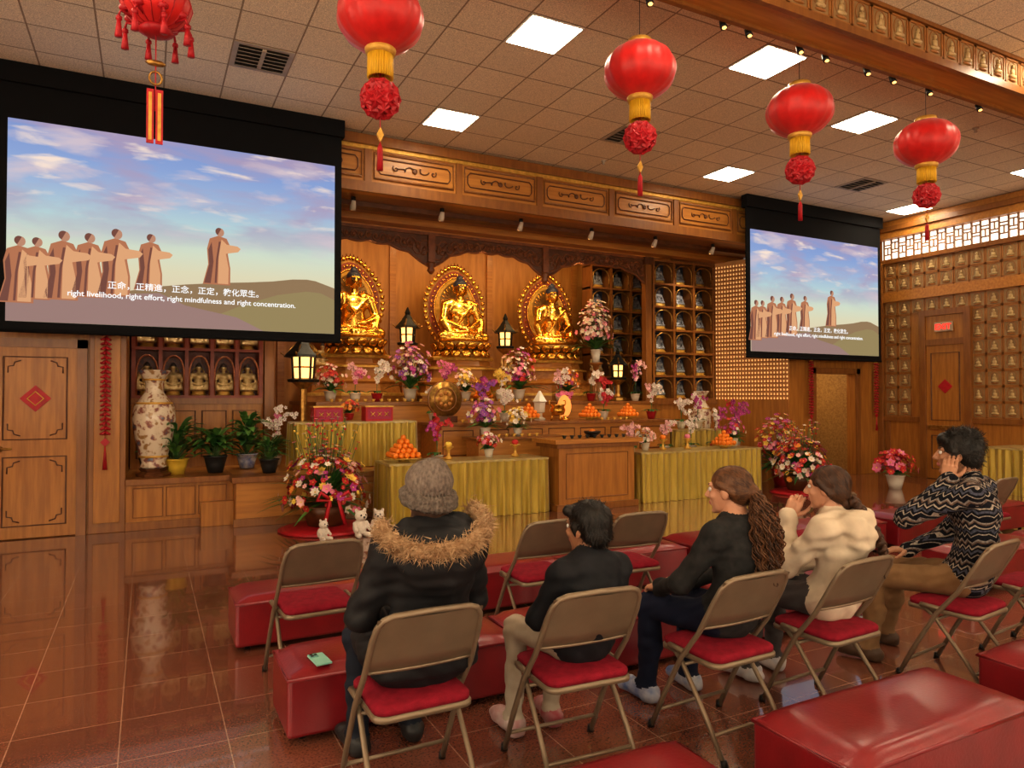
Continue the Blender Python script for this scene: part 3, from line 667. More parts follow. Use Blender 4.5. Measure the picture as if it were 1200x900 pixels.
b.build('body',parent=e)
def firecracker(loc,L):
    b=MB(); z=0
    b.tube([(0,0,.1),(0,0,-L-.25)],.004,redp,5); b.ball((0,0,.03),(.05,.03,.05),goldp,8)
    while z<L:
        for j in range(5):
            a=j*1.256+z*9; d=Vector((math.cos(a),math.sin(a)*.7,-.6)); p=Vector((0,0,-z)); b.tube([p,p+d*.055],[.013,.013],redp,6)
        z+=.055
    b.ext([(-.05,-L-.08),(0,-L-.13),(.05,-L-.08),(0,-L-.03)],-.008,.008,redp)
    for j in range(8): a=j*.785; b.tube([(0,0,-L-.12),(.02*math.cos(a),.02*math.sin(a),-L-.4)],.006,redp,4)
    b.build('firecracker_decoration',loc)
firecracker((-.43,YW-.13,2.35),1.2); firecracker((11.5,YW-.10,2.3),1.0); firecracker((13.45,YW-.10,2.3),1.0)
# ------------------------------------------------------------------ benches
def bench(x0,x1,y0,y1,h=.33):
    w,d=x1-x0,y1-y0; b=MB()
    b.box((-w/2,-d/2,.03),(w/2,d/2,h-.02),leather)
    e=empty('red_kneeling_bench',((x0+x1)/2,(y0+y1)/2,0))
    b.build('upholstered_base',parent=e,bevel=.02,seg=3)
    b=MB(); n=14; V=[];F=[]
    for i in range(n+1):
        for j in range(n+1):
            u=-1+2*i/n;v=-1+2*j/n; V.append((u*(w/2+.004),v*(d/2+.004),h-.03+.045*((1-u**8)*(1-v**6))**.4))
    for i in range(n):
        for j in range(n): a=i*(n+1)+j; F.append((a,a+n+1,a+n+2,a+1))
    b.add(V,F,leather,True)
    b.tube([(-w/2,-d/2,h-.03),(w/2,-d/2,h-.03),(w/2,d/2,h-.03),(-w/2,d/2,h-.03)],.008,leather,6,closed=True)
    b.build('cushion_top',parent=e)
    b=MB()
    for sx in(-1,1):
        for sy in(-1,1): b.cyl((sx*(w/2-.08),sy*(d/2-.08),0),(sx*(w/2-.08),sy*(d/2-.08),.035),.02,.02,ironb,8)
    b.build('feet',parent=e)
for x0 in(.5,1.72,2.94,4.22,5.6,7.0,8.3): bench(x0,x0+1.2,4.7,5.15)
for x0 in(.58,1.80,3.4,5.9,7.2): bench(x0,x0+1.2,3.34,3.77)
for x0 in(.62,2.17,3.72): bench(x0,x0+1.16,1.62,2.09)
b=MB(); b.box((-.037,-.075,0),(.037,.075,.009),M('phone_case_teal',(.30,.62,.52),(.26,.56,.48),.3)); b.box((-.034,.02,.009),(.004,.07,.012),M('phone_camera_plate',(.22,.5,.45),None,.2))
for p in((-.024,.055),(-.024,.034),(-.006,.046)): b.cyl((p[0],p[1],.012),(p[0],p[1],.015),.008,.008,ironb,12)
b.build('smartphone',(.74,3.42,.346),.1,bevel=.003)
# ------------------------------------------------------------------ chair
def chair_mesh():
    b=MB(); r=.0125
    P=[(.225,.22,0.0),(.225,.12,.2),(.222,.01,.40),(.22,-.10,.54),(.215,-.19,.70),(.205,-.222,.76),(.185,-.238,.79),(.15,-.246,.803)]
    P=P+[(0,-.252,.808)]+[(-x,y,z) for x,y,z in P[::-1]]
    b.tube(P,r,chairm,8)
    Q=[(.205,-.24,0),(.205,-.13,.17),(.2,.03,.37),(.195,.10,.42)]
    for s in(1,-1): b.tube([(s*x,y,z) for x,y,z in Q],.0115,chairm,8)
    b.tube([(-.205,-.17,.11),(.205,-.17,.11)],.009,chairm,8); b.tube([(-.225,.17,.10),(.225,.17,.10)],.009,chairm,8); b.tube([(-.2,.02,.36),(.2,.02,.36)],.009,chairm,8)
    for s in(1,-1):
        b.cyl((s*.225,.22,0),(s*.225,.215,.03),.017,.016,ironb,8); b.cyl((s*.205,-.24,0),(s*.205,-.23,.03),.016,.015,ironb,8)
        b.tube([(s*.215,-.02,.425),(s*.215,.1,.43)],.014,chairm,6)
    V=[];F=[];n=10
    for sd in(0,1):
        for i in range(n+1):
            u=-1+2*i/n
            for j in range(5):
                v=j/4; z=.565+.23*v; y=-.12-.125*v-.018*(1-u*u)+(.006 if sd else 0); V.append((u*.208,y,z))
    o=(n+1)*5
    for i in range(n):
        for j in range(4):
            a=i*5+j; F.append((a,a+1,a+6,a+5)); F.append((o+a,o+a+5,o+a+6,o+a+1))
    for i in range(n): F.append((i*5,i*5+5,o+i*5+5,o+i*5)); 
    b.add(V,F,chairm,True)
    b.tube([(-.208+.0416*i,-.12-.018*(1-(-1+.2*i)**2)+.003,.565) for i in range(11)],.008,chairm,6)
    def rr(w,d,c,z0,z1,m,cy=0,dome=0):
        pts=[]
        for (cx,cyy,a0) in((w-c,d-c,0),(-w+c,d-c,pi/2),(-w+c,-d+c,pi),(w-c,-d+c,3*pi/2)):
            for t in np.linspace(0,pi/2,6): pts.append((cx+c*math.cos(a0+t),cyy+c*math.sin(a0+t)+cy))
        n=len(pts);prof=[(1,z0),(1.0,z1-.01),(.97,z1-.002),(.9,z1+dome*.5),(.6,z1+dome),(.01,z1+dome*1.1)]
        V=[(x*s,cy+(y-cy)*s,z) for s,z in prof for x,y in pts]
        F=[(i*n+j,i*n+(j+1)%n,(i+1)*n+(j+1)%n,(i+1)*n+j) for i in range(len(prof)-1) for j in range(n)]; F.append(tuple(range(n))[::-1]); b.add(V,F,m,True)
    rr(.200,.192,.05,.395,.420,chairm); rr(.194,.186,.05,.420,.448,padred,0,.012)
    return b.mesh('folding_chair')
CH=chair_mesh()
def chair(x,y,yaw=0): return obj('folding_chair',CH,(x,y,0),yaw)
chair(.95,2.72,.0); chair(1.66,2.64,-.06); chair(2.42,2.54,.03); chair(3.12,2.5,.05); chair(4.12,2.42,.12); chair(4.95,2.42,.1)
chair(.86,4.13,.05); chair(2.32,4.12,0); chair(3.02,4.10,-.05); chair(7.4,4.1,.05); chair(5.0,4.1,.1); chair(5.9,2.5,.1)
# ------------------------------------------------------------------ people
skin=M('skin_light',(.56,.30,.19),(.48,.24,.145),.5,scale=14); skin2=M('skin_tan',(.42,.21,.12),(.36,.17,.09),.5,scale=14)
lip=M('lips',(.42,.13,.11)); eyew=M('eye_white',(.7,.68,.65),None,.2); eyeb=M('eye_iris',(.03,.015,.01),None,.2)
hblack=M('hair_black',(.007,.006,.005),(.018,.014,.011),.45,scale=40,vec=(1,1,.2),bump=.5,spec=.35); hbrown=M('hair_brown',(.085,.034,.013),(.16,.070,.028),.45,scale=45,vec=(1,1,.2),bump=.5,spec=.35); hbrown2=M('hair_dark_brown',(.036,.016,.009),(.075,.033,.016),.45,scale=45,vec=(1,1,.2),bump=.5,spec=.35)
shoew=M('sneaker_white',(.62,.60,.58),(.45,.46,.5),.5,scale=20); shoer=M('sneaker_red',(.30,.02,.035),(.5,.4,.38),.5,scale=7); shoeb=M('shoe_brown',(.10,.055,.03),None,.5); shoebl=M('boot_black',(.015,.015,.016),None,.5)
def hand_prims(w,d,n,side,curl=.35,m=0,s=1.0):
    w=Vector(w);d=Vector(d).normalized();n=Vector(n); n=(n-d*n.dot(d)).normalized(); x=d.cross(n)*side
    p=[]; off=[.030,.010,-.010,-.028]
    for o in off: p.append(cone(w+x*o*.55*s,.017*s,w+d*.082*s+x*o*s,.0125*s,m))
    ln=[(.040,.025,.020),(.044,.028,.022),(.040,.026,.021),(.032,.020,.018)]
    for i,o in enumerate(off):
        q=w+d*(.085-(.008 if i==3 else 0))*s+x*o*s; a=curl*.6; f=x*(o*.9)
        for j,l in enumerate(ln[i]):
            v=(d*math.cos(a)+n*math.sin(a)+f).normalized(); q2=q+v*l*s; p.append(cone(q,(.0092-.0009*j)*s,q2,(.0083-.0009*j)*s,m)); q=q2; a+=curl*1.2
    q=w+d*.025*s+x*.03*s
    for j,(l,r) in enumerate(((.042,.0125),(.030,.0105),(.024,.009))):
        v=(d*(.62+.15*j)+x*(.62-.25*j)+n*(.35+.1*j)).normalized(); q2=q+v*l*s; p.append(cone(q,r*s,q2,(r-.0015)*s,m)); q=q2
    return p
def head_prims(s):
    p=[ell((0,-.015,.03),(.074,.096,.086),0),ell((0,.028,-.02),(.060,.064,.085),0),ell((0,.03,-.072),(.048,.052,.038),0),ell((0,.070,-.098),(.020,.018,.015),0),
       cone((0,.090,.018),.007,(0,.112,-.022),.011,0),ell((.011,.098,-.028),(.008,.010,.007),0),ell((-.011,.098,-.028),(.008,.010,.007),0),
       cone((-.036,.076,.034),.010,(.036,.076,.034),.010,0),ell((.04,.062,-.02),(.022,.02,.02),0),ell((-.04,.062,-.02),(.022,.02,.02),0),
       ell((0,.090,-.053),(.021,.009,.005),1),ell((0,.088,-.063),(.018,.009,.006),1),cone((0,-.025,-.05),.053,(0,-.05,-.17),.055,0)]
    for sg in(-1,1):
        p+=[ell((sg*.030,.095,.012),(.017,.016,.011),0,sub=True),ell((sg*.076,-.008,-.005),(.009,.020,.031),0),cone((sg*.016,.092,.036),.0035,(sg*.044,.080,.037),.003,2)]
    return p
HEADS={}
def head(parent,pos,rot,s,sk,hm):
    key=(sk.name,hm.name)
    if key not in HEADS: HEADS[key]=organic('head',head_prims(1),.0045,.012,[sk,lip,hm])
    e=bpy.data.objects.new('head_pivot',None); scene.collection.objects.link(e); e.parent=parent; e.location=pos; e.rotation_euler=rot; e.scale=(s,s,s); e.empty_display_size=.05
    obj('head',HEADS[key],parent=e)
    b=MB()
    for sg in(-1,1): b.ball((sg*.030,.079,.012),.0125,eyew,12); b.ball((sg*.030,.0875,.012),.006,eyeb,8)
    b.build('eyes',parent=e)
    return e
def strands(parent,mats,ells,n,L,seed,style='fall',lift=.25,w=.0016,tgt=(0,-.13,.0),jit=.25):
    # thin hair blades growing from the hair cap surface
    rn=random.Random(seed); b=MB(); i=0
    while i<n:
        c,r=rn.choice(ells); d=Vector((rn.gauss(0,1),rn.gauss(0,1),rn.gauss(0,1))).normalized()
        p=Vector(c)+Vector((d.x*r[0],d.y*r[1],d.z*r[2]))
        if p.y>.055 and p.z<.075: i+=.02; continue
        if p.z<-.085: i+=.02; continue
        nn=Vector((d.x/r[0],d.y/r[1],d.z/r[2])).normalized()
        if style=='fall': t=Vector((p.x*.6,p.y*.6+.02,-.08 if p.z<.1 else -.02))+Vector((rn.gauss(0,1),rn.gauss(0,1),rn.gauss(0,1)))*.1*jit
        else: t=Vector(tgt)-p
        t=t-nn*t.dot(nn)
        if t.length<1e-4: continue
        t.normalize(); t=(t+Vector((rn.gauss(0,1),rn.gauss(0,1),rn.gauss(0,1)))*jit+nn*lift).normalized()
        s=t.cross(nn)
        if s.length<1e-4: continue
        s=s.normalized()*w; l=L*rn.uniform(.5,1.1); q0=p-nn*.003; q1=q0+t*l*.5+nn*.003; q2=q0+t*l-nn*l*.30
        b.add([q0-s,q0+s,q1+s*.8,q1-s*.8,q2],[(0,1,2,3),(3,2,4)],mats[int(i)%len(mats)],True); i+=1
    b.build('hair_strands',parent=parent)
def body(name,loc,yaw,top,pants,shoe,sk,J,bulk=1.0,noise=None,extra=(),h=.0095,k=.035,sshoe=1.0):
    e=empty(name,(loc[0],loc[1],0),yaw); g=J.get; mats=[top,pants,shoe,sk]
    sw=g('sw',.17); ch=Vector(g('chest',(0,-.06,.92))); nb=Vector(g('neck',(0,-.06,1.05))); hd=Vector(g('head',(0,-.03,1.19))); pz=g('pz',.55); py=.015
    wr=g('waist',(0,-.045,.72)); b_=bulk; sc=g('sc',1.0)
    p=[ell((0,py+.03,pz),(.16*sc,.115*sc,.095),1),ell((0,py-.015,pz+.025),(.158*sc*b_,.118*sc,.105),0),cone((0,py-.01,pz+.03),.148*b_*sc,wr,.132*b_*sc,0,((0,1,0),.76)),cone(wr,.132*b_*sc,ch,.156*b_*sc,0,((0,1,0),.68)),
       cone(ch,.145*b_*sc,nb,.07*b_*sc,0,((0,1,0),.8)),cone(nb,.055*sc,hd+Vector((0,-.02,-.03)),.048*sc,3)]
    for sg,t in((-1,'L'),(1,'R')):
        sh=Vector(g('sh'+t,(sg*sw,ch.y,nb.z-.055))); el=Vector(g('el'+t,(sg*.24,.06,.76))); wri=Vector(g('wr'+t,(sg*.09,.27,.66)))
        hp=Vector((sg*.085*sc,py+.02,pz-.005)); kn=Vector(g('kn'+t,(sg*.13,.43,.52))); an=Vector(g('an'+t,(sg*.13,.45,.10))); to=g('toe'+t,None)
        if to is None: to=(an.x+sg*.02,an.y+.15,.045)
        to=Vector(to); 
        p+=[cone(nb+Vector((sg*.03,0,-.02)),.058*b_*sc,sh,.066*b_*sc,0),cone(sh,.064*b_*sc,el,.050*b_*sc,0),cone(el,.050*b_*sc,wri,.035*b_*sc,0),cone(wri,.036*b_*sc,wri+(wri-el).normalized()*.02,.037*b_*sc,0)]
        p+=[cone(hp,.086*sc,kn,.064*sc,1),cone(kn,.062*sc,(kn+an)/2+Vector((0,-.02,0)),.058*sc,1),cone((kn+an)/2+Vector((0,-.02,0)),.058*sc,an,.046*sc,1)]
        hl=Vector((an.x,an.y-.03,.042)); s_=sshoe
        p+=[cone(an+Vector((0,0,-.02)),.040*s_,hl,.038*s_,2),cone(hl,.038*s_,to,.036*s_,2),cone(hl,.036*s_,to-Vector((0,.05,-.02)),.036*s_,2)]
    p+=list(extra)
    me=organic('body',p,h,k,mats,noise,floor=.004); obj('body',me,parent=e)
    for sg,t in((-1,'L'),(1,'R')):
        if t+'hand' in J:
            d,n,cu=J[t+'hand']; w=Vector(g('wr'+t,(sg*.09,.27,.66))); hm=organic('hand_'+t,hand_prims(w,d,n,g('side'+t,sg),cu,0,g('hs',1.0)),.0036,.006,[sk]); obj('hand_'+t.lower(),hm,parent=e)
    return e
def hairnoise(a=.005,f=60): return lambda P: a*(np.sin(P[...,0]*f+2*np.sin(P[...,2]*25))*np.sin(P[...,1]*f*.8+P[...,2]*18))
def folds(a=.004,s=1.0):
    def f(P):
        x,y,z=P[...,0],P[...,1],P[...,2]
        w=np.sin(z*34*s+5*np.sin(x*9+y*4)+3*np.sin(y*13)); w2=np.sin(x*23+y*29+6*np.sin(z*11))
        return a*(w*w2+.8*np.maximum(0,np.sin(z*52*s+7*np.sin(x*7)+4*y*9))**3)
    return f
# P1
coat=M('parka_black',(.0075,.0075,.009),(.013,.013,.015),.62,scale=8,bump=.2,spec=.3); jeans=M('jeans_dark',(.014,.018,.03),None,.8,spec=.2)
fur=M('fur_trim',(.34,.20,.10),(.52,.36,.21),.9,scale=30); knit=M('beanie_grey_knit',(.235,.190,.160),(.135,.108,.092),.95,scale=90,vec=(1,1,.5),bump=1.0,spec=.1)
knitd=M('beanie_brim_knit',(.19,.155,.130),(.11,.088,.075),.95,scale=90,bump=1.0,spec=.1)
e=body('seated_woman_in_parka',(1.01,2.72),.06,coat,jeans,shoebl,skin,dict(head=(0,-.02,1.205),sw=.165,chest=(0,-.06,.92),neck=(0,-.06,1.06),elL=(-.245,.05,.74),elR=(.245,.05,.74),wrL=(-.10,.27,.66),wrR=(.10,.27,.66),
   Lhand=((.6,.7,-.1),(0,0,-1),.5),Rhand=((-.6,.7,-.1),(0,0,-1),.5)),bulk=1.17,
   noise=lambda P:-.006*np.abs(np.sin(pi*(P[...,2]+.12*P[...,1]+.01*np.sin(P[...,0]*20))/.11))*(P[...,2]>.5)+folds(.0045)(P),
   extra=[cone((-.13,.0,.56),.105,(.13,.0,.56),.105,0),cone((-.14,.12,.57),.10,(.14,.12,.57),.10,0),cone((-.13,.26,.57),.085,(.13,.26,.57),.085,0),cone((-.09,-.17,1.01),.07,(.09,-.17,1.01),.07,0),ell((0,-.17,.965),(.16,.08,.12),0),cone((-.11,-.09,1.08),.05,(.11,-.09,1.08),.05,0)])
hp=head(e,(0,-.02,1.205),(0,0,.1),1.0,skin,hbrown2)
def knitn(P):
    th=np.arctan2(P[...,1]+.02,P[...,0]); z=P[...,2]; up=np.clip((.135-z)*10,0,1)
    return .0030*np.abs(np.sin(th*9+1.3*np.sin(z*110)))*up*(z>.02)+.0026*np.sin(th*42)*(z<=.02)
me=organic('beanie',[ell((0,-.018,.055),(.094,.114,.088),0),ell((0,-.045,.105),(.062,.066,.048),0)]+[cone((.092*math.cos(t),-.012+.110*math.sin(t),zz+.02*math.sin(t)),.020,(.092*math.cos(t+.5),-.012+.110*math.sin(t+.5),zz+.02*math.sin(t+.5)),.020,1) for zz in (-.022,.002) for t in np.arange(0,6.28,.5)],.0036,.008,[knit,knitd],noise=knitn); obj('beanie',me,parent=hp)
me=organic('hair',[ell((0,-.055,-.05),(.075,.05,.075),0),cone((-.06,-.03,-.04),.025,(-.07,-.02,-.13),.02,0),cone((.06,-.03,-.04),.025,(.07,-.02,-.13),.02,0)],.006,.02,[hbrown2],hairnoise()); obj('hair',me,parent=hp)
b=MB(); rr=random.Random(3)
def furp(t): return Vector((.205*math.cos(t),-.09-.165*math.sin(t),1.095-.07*math.sin(t)+.02*math.cos(t)))
for i in range(9500):
    t=rr.uniform(-.35,pi+.35); c=furp(t)
    out=Vector((math.cos(t),-math.sin(t)*.9,.3)).normalized(); d=(out*rr.uniform(.1,.9)+Vector((rr.gauss(0,.7),rr.gauss(0,.7),rr.gauss(.1,.7)))).normalized()
    s=c+Vector((rr.gauss(0,.015),rr.gauss(0,.015),rr.gauss(0,.015))); q=Vector((rr.gauss(0,1),rr.gauss(0,1),rr.gauss(0,1))).normalized(); w=d.cross(q).normalized()*.0022; l=rr.uniform(.022,.048)
    b.add([s-w,s+w,s+d*l+Vector((0,0,-.008))],[(0,1,2)],fur)
b.tube([furp(t) for t in np.linspace(-.35,pi+.35,24)],.028,fur,8)
b.build('fur_hood_trim',parent=e)
# P2 boy
jack=M('jacket_black',(.0075,.008,.010),(.013,.014,.018),.7,scale=10,bump=.2,spec=.25); pant2=M('pants_cream',(.42,.36,.28),(.36,.30,.22),.8,scale=10)
e=body('seated_boy',(1.71,2.62),-.02,jack,pant2,shoer,skin2,dict(sc=.86,sw=.135,pz=.53,waist=(0,-.05,.66),chest=(0,-.06,.79),neck=(0,-.05,.90),head=(.01,-.01,1.02),hs=.85,
   elL=(-.20,.05,.64),elR=(.20,.05,.64),wrL=(-.07,.22,.60),wrR=(.07,.22,.60),knL=(-.15,.36,.50),knR=(.08,.37,.50),anL=(-.16,.37,.09),anR=(.05,.38,.09),Lhand=((.5,.8,-.1),(0,0,-1),.5),Rhand=((-.5,.8,-.1),(0,0,-1),.5)),bulk=1.12,noise=folds(.004),
   extra=[cone((-.06,-.10,.885),.045,(.06,-.10,.885),.045,0)],sshoe=.95)
hp=head(e,(.01,-.01,1.02),(-.05,0,.35),.93,skin2,hblack)
EA=[((0,-.028,.048),(.088,.108,.090)),((0,-.062,-.005),(.080,.066,.085))]
me=organic('hair',[ell(c,r,0) for c,r in EA]+[cone((-.05,.06,.085),.03,(.05,.06,.085),.03,0),cone((-.078,.01,.02),.02,(-.074,0,-.02),.012,0),cone((.078,.01,.02),.02,(.074,0,-.02),.012,0)],.005,.02,[hblack],hairnoise(.004,70)); obj('hair',me,parent=hp)
strands(hp,[hblack],EA,2200,.05,1,lift=.22,jit=.35)
# P3
hood=M('hoodie_charcoal',(.030,.029,.029),(.020,.020,.020),.85,scale=30,bump=.2,spec=.2); navy=M('leggings_navy',(.010,.014,.036),None,.8,spec=.2)
sneak=M('sneaker_blue_white',(.08,.13,.30),(.5,.5,.52),.5,scale=9)
e=body('seated_woman_with_ponytail',(2.50,2.54),.10,hood,navy,sneak,skin,dict(sw=.155,head=(-.01,0,1.145),neck=(0,-.03,1.01),chest=(0,-.05,.89),waist=(0,-.05,.71),elL=(-.25,.08,.72),elR=(.24,.10,.72),wrL=(-.14,.32,.635),wrR=(.07,.32,.64),
   knL=(-.12,.43,.51),knR=(.14,.43,.51),anL=(-.10,.47,.10),anR=(.20,.45,.10),Lhand=((.25,.9,-.15),(.2,0,-1),.45),Rhand=((-.4,.8,0),(0,0,-1),.5)),bulk=1.0,noise=folds(.004),
   extra=[cone((-.07,-.10,.99),.045,(.07,-.10,.99),.045,0)])
hp=head(e,(-.01,0,1.145),(-.04,0,.35),.97,skin,hbrown)
EB=[((0,-.022,.042),(.081,.104,.086)),((0,-.06,0),(.072,.06,.07))]
me=organic('hair',[ell(c,r,0) for c,r in EB]+[ell((0,-.12,.0),(.04,.035,.04),0),cone((-.076,.02,.04),.014,(-.07,-.04,0),.014,0),cone((.076,.02,.04),.014,(.07,-.04,0),.014,0)],.005,.015,[hbrown],hairnoise(.002,90)); obj('hair',me,parent=hp)
strands(hp,[hbrown,hbrown2],EB,1800,.06,2,style='back',lift=.03,jit=.06,w=.0012)
b=MB(); rr=random.Random(5)
for i in range(300):
    a0=rr.uniform(0,6.28); rad=rr.uniform(.0,1)**.55; ph=rr.uniform(0,6.28); L=rr.uniform(.33,.46); P=[]; fq=rr.uniform(26,44); am=rr.uniform(.007,.013)
    for j in range(34):
        t=j/33; wd=.018+.090*math.sin(min(t*1.6,1)*pi/2)*(1-.5*max(0,t-.6)/.4); cx=rad*wd*math.cos(a0); cy=rad*wd*math.sin(a0)*.7
        P.append((cx+am*math.cos(ph+t*fq)-.01*t,-.135-.045*math.sin(t*2.0)+cy+am*math.sin(ph+t*fq),.01-t*L))
    b.tube(P,[.0036]*33+[.0012],hbrown if i%3 else hbrown2,3)
b.build('curly_ponytail',parent=hp)
b=MB(); b.tube([(.028*math.cos(t),-.13,.0+.028*math.sin(t)) for t in np.linspace(0,2*pi,14)[:-1]],.008,ironb,6,closed=True); b.build('hair_tie',parent=hp)
# P4
cream=M('hoodie_cream',(.64,.54,.42),(.56,.47,.36),.95,scale=16,bump=.25,spec=.1); tanp=M('leggings_grey',(.08,.07,.07),None,.8,spec=.2)
e=body('seated_woman_in_cream_hoodie',(3.21,2.52),.20,cream,tanp,shoew,skin,dict(sw=.160,head=(-.01,.03,1.115),neck=(0,-.01,.98),chest=(0,-.03,.86),waist=(0,-.04,.70),
   elL=(-.205,.15,.71),wrL=(-.09,.20,.95),elR=(.22,.12,.70),wrR=(.02,.30,.64),knL=(-.12,.44,.52),knR=(.12,.44,.52),anL=(-.08,.45,.10),anR=(.16,.45,.10),
   Lhand=((.30,-.30,1),(.9,.3,0),.75),sideL=-1,Rhand=((-.6,.7,0),(0,0,-1),.5)),bulk=1.08,noise=folds(.0075,.8),extra=[cone((-.08,-.12,.97),.052,(.08,-.12,.97),.052,0),ell((0,-.15,.90),(.12,.06,.11),0),cone((-.10,.0,.535),.09,(.10,.0,.535),.09,0)])
hp=head(e,(-.01,.03,1.115),(-.02,0,.25),.97,skin,hbrown2)
me=organic('hair',[ell((0,-.022,.042),(.082,.104,.086),0),ell((0,-.06,-.01),(.074,.06,.075),0),cone((-.076,.025,.04),.014,(-.072,-.03,-.02),.018,0),cone((.076,.025,.04),.014,(.072,-.03,-.02),.018,0),ell((0,-.10,-.07),(.035,.03,.04),0)],.005,.015,[hbrown2],hairnoise(.002,90)); obj('hair',me,parent=hp)
strands(hp,[hbrown2,hbrown],[((0,-.022,.042),(.082,.104,.086)),((0,-.06,-.01),(.074,.06,.075))],1500,.06,3,style='back',lift=.03,jit=.06,w=.0012,tgt=(0,-.12,-.07))
b=MB()
for q in range(3):
    P=[]
    for j in range(60):
        t=j/59; a=t*20+q*2.094; P.append((.030*t+.024*math.sin(a)*(1-.4*t),-.125-.14*math.sin(t*1.8)-.014*math.sin(2*a),-.05-t*.34))
    b.tube(P,[.020-.009*j/59 for j in range(60)],hbrown2,7)
b.tube([(.03,-.26,-.39),(.034,-.265,-.46)],[.014,.004],hbrown2,6)
b.build('braid',parent=hp)
# P5
def patmat():
    m=bpy.data.materials.new('sweater_black_white_pattern'); m.use_nodes=True; N=m.node_tree.nodes;L=m.node_tree.links; b=N['Principled BSDF']; b.inputs['Roughness'].default_value=.9; b.inputs['Specular IOR Level'].default_value=.15
    tc=N.new('ShaderNodeTexCoord'); s=N.new('ShaderNodeSeparateXYZ'); L.new(tc.outputs['Object'],s.inputs[0])
    def ma(op,a,b_=None):
        n=N.new('ShaderNodeMath'); n.operation=op
        for i,x in enumerate((a,b_)):
            if x is None: continue
            if isinstance(x,(int,float)): n.inputs[i].default_value=x
            else: L.new(x,n.inputs[i])
        return n.outputs[0]
    xy=ma('ADD',s.outputs['X'],ma('MULTIPLY',s.outputs['Y'],1.0))
    tri=ma('PINGPONG',xy,.022); zz=ma('ADD',s.outputs['Z'],tri)
    fr=ma('FRACT',ma('MULTIPLY',zz,1/.115))
    r=N.new('ShaderNodeValToRGB'); r.color_ramp.interpolation='CONSTANT'; cr=r.color_ramp
    cr.elements[0].position=0; cr.elements[0].color=(.008,.008,.012,1); cr.elements[1].position=.22; cr.elements[1].color=(.36,.31,.26,1)
    for p,c in((.28,(.008,.008,.012)),(.40,(.08,.085,.12)),(.52,(.010,.010,.014)),(.62,(.40,.34,.28)),(.70,(.012,.012,.018)),(.84,(.17,.11,.08)),(.92,(.28,.25,.23))): q=cr.elements.new(p); q.color=(*c,1)
    L.new(fr,r.inputs[0])
    ck=N.new('ShaderNodeTexChecker'); ck.inputs['Scale'].default_value=55; L.new(tc.outputs['Object'],ck.inputs[0])
    mx=N.new('ShaderNodeMix'); mx.data_type='RGBA'; mx.blend_type='MULTIPLY'; mx.inputs[0].default_value=.55; L.new(r.outputs[0],mx.inputs[6]); L.new(ck.outputs[0],mx.inputs[7]); ck.inputs[1].default_value=(1,1,1,1); ck.inputs[2].default_value=(.35,.35,.4,1)
    L.new(mx.outputs[2],b.inputs['Base Color']); return m
khaki=M('pants_khaki',(.26,.155,.075),(.21,.12,.055),.85,scale=12,spec=.2)
e=body('seated_man_in_patterned_sweater',(4.23,2.42),.34,patmat(),khaki,shoeb,skin2,dict(sw=.185,sc=1.03,head=(.0,.05,1.26),neck=(0,-.02,1.11),chest=(0,-.04,.95),waist=(0,-.045,.74),
   elL=(-.27,.26,.90),wrL=(-.155,.07,1.12),elR=(.25,.15,.76),wrR=(.05,.32,.66),knL=(-.16,.47,.52),knR=(.16,.44,.52),anL=(-.16,.49,.10),anR=(.22,.50,.10),
   Lhand=((.30,-.10,1),(.95,.1,-.2),.35),sideL=-1,Rhand=((-.5,.8,0),(0,0,-1),.5)),bulk=1.05,noise=folds(.005))
hp=head(e,(.0,.05,1.26),(.02,0,.18),1.02,skin2,hblack)
EC=[((0,-.028,.055),(.090,.112,.092)),((0,-.065,.0),(.082,.062,.085)),((0,-.03,.115),(.065,.08,.04))]
me=organic('hair',[ell(c,r,0) for c,r in EC]+[cone((-.05,.07,.09),.030,(.05,.07,.09),.030,0),cone((-.078,.015,.02),.02,(-.075,.01,-.025),.010,0),cone((.078,.015,.02),.02,(.075,.01,-.025),.01,0)],.005,.02,[hblack],hairnoise(.006,55)); obj('hair',me,parent=hp)
strands(hp,[hblack],EC,3000,.06,4,lift=.35,jit=.5)
# ------------------------------------------------------------------ flowers & plants
pk=M('petal_pink',(.80,.25,.38),(.70,.15,.30),.6); mg=M('petal_magenta',(.50,.05,.28),(.40,.03,.24),.6); wh=M('petal_white',(.85,.78,.68),(.78,.68,.58),.6); rd=M('petal_red',(.62,.03,.03),(.46,.02,.02),.6); og=M('petal_orange',(.85,.32,.05),(.8,.25,.04),.6); ye=M('petal_yellow',(.85,.62,.10),(.8,.5,.08),.6); pu=M('petal_purple',(.35,.10,.42),(.28,.06,.36),.6); pp=M('petal_pale_pink',(.85,.52,.48),(.80,.42,.42),.6)
def blossom(b,p,d,r,m,mc,k=5,rn=random):
    d=Vector(d).normalized(); q=d.to_track_quat('Z','Y').to_matrix(); V=[p]; F=[]; a0=rn.uniform(0,6.28)
    for i in range(k):
        a=a0+2*pi*i/k; w=.62*2*pi/k
        o=len(V)
        V+= [p+q@Vector((.65*r*math.cos(a-w),.65*r*math.sin(a-w),.15*r)),p+q@Vector((r*math.cos(a),r*math.sin(a),.3*r)),p+q@Vector((.65*r*math.cos(a+w),.65*r*math.sin(a+w),.15*r))]
        F.append((0,o,o+1,o+2))
    b.add(V,F,m); b.ball(p+d*r*.12,r*.17,mc,5)
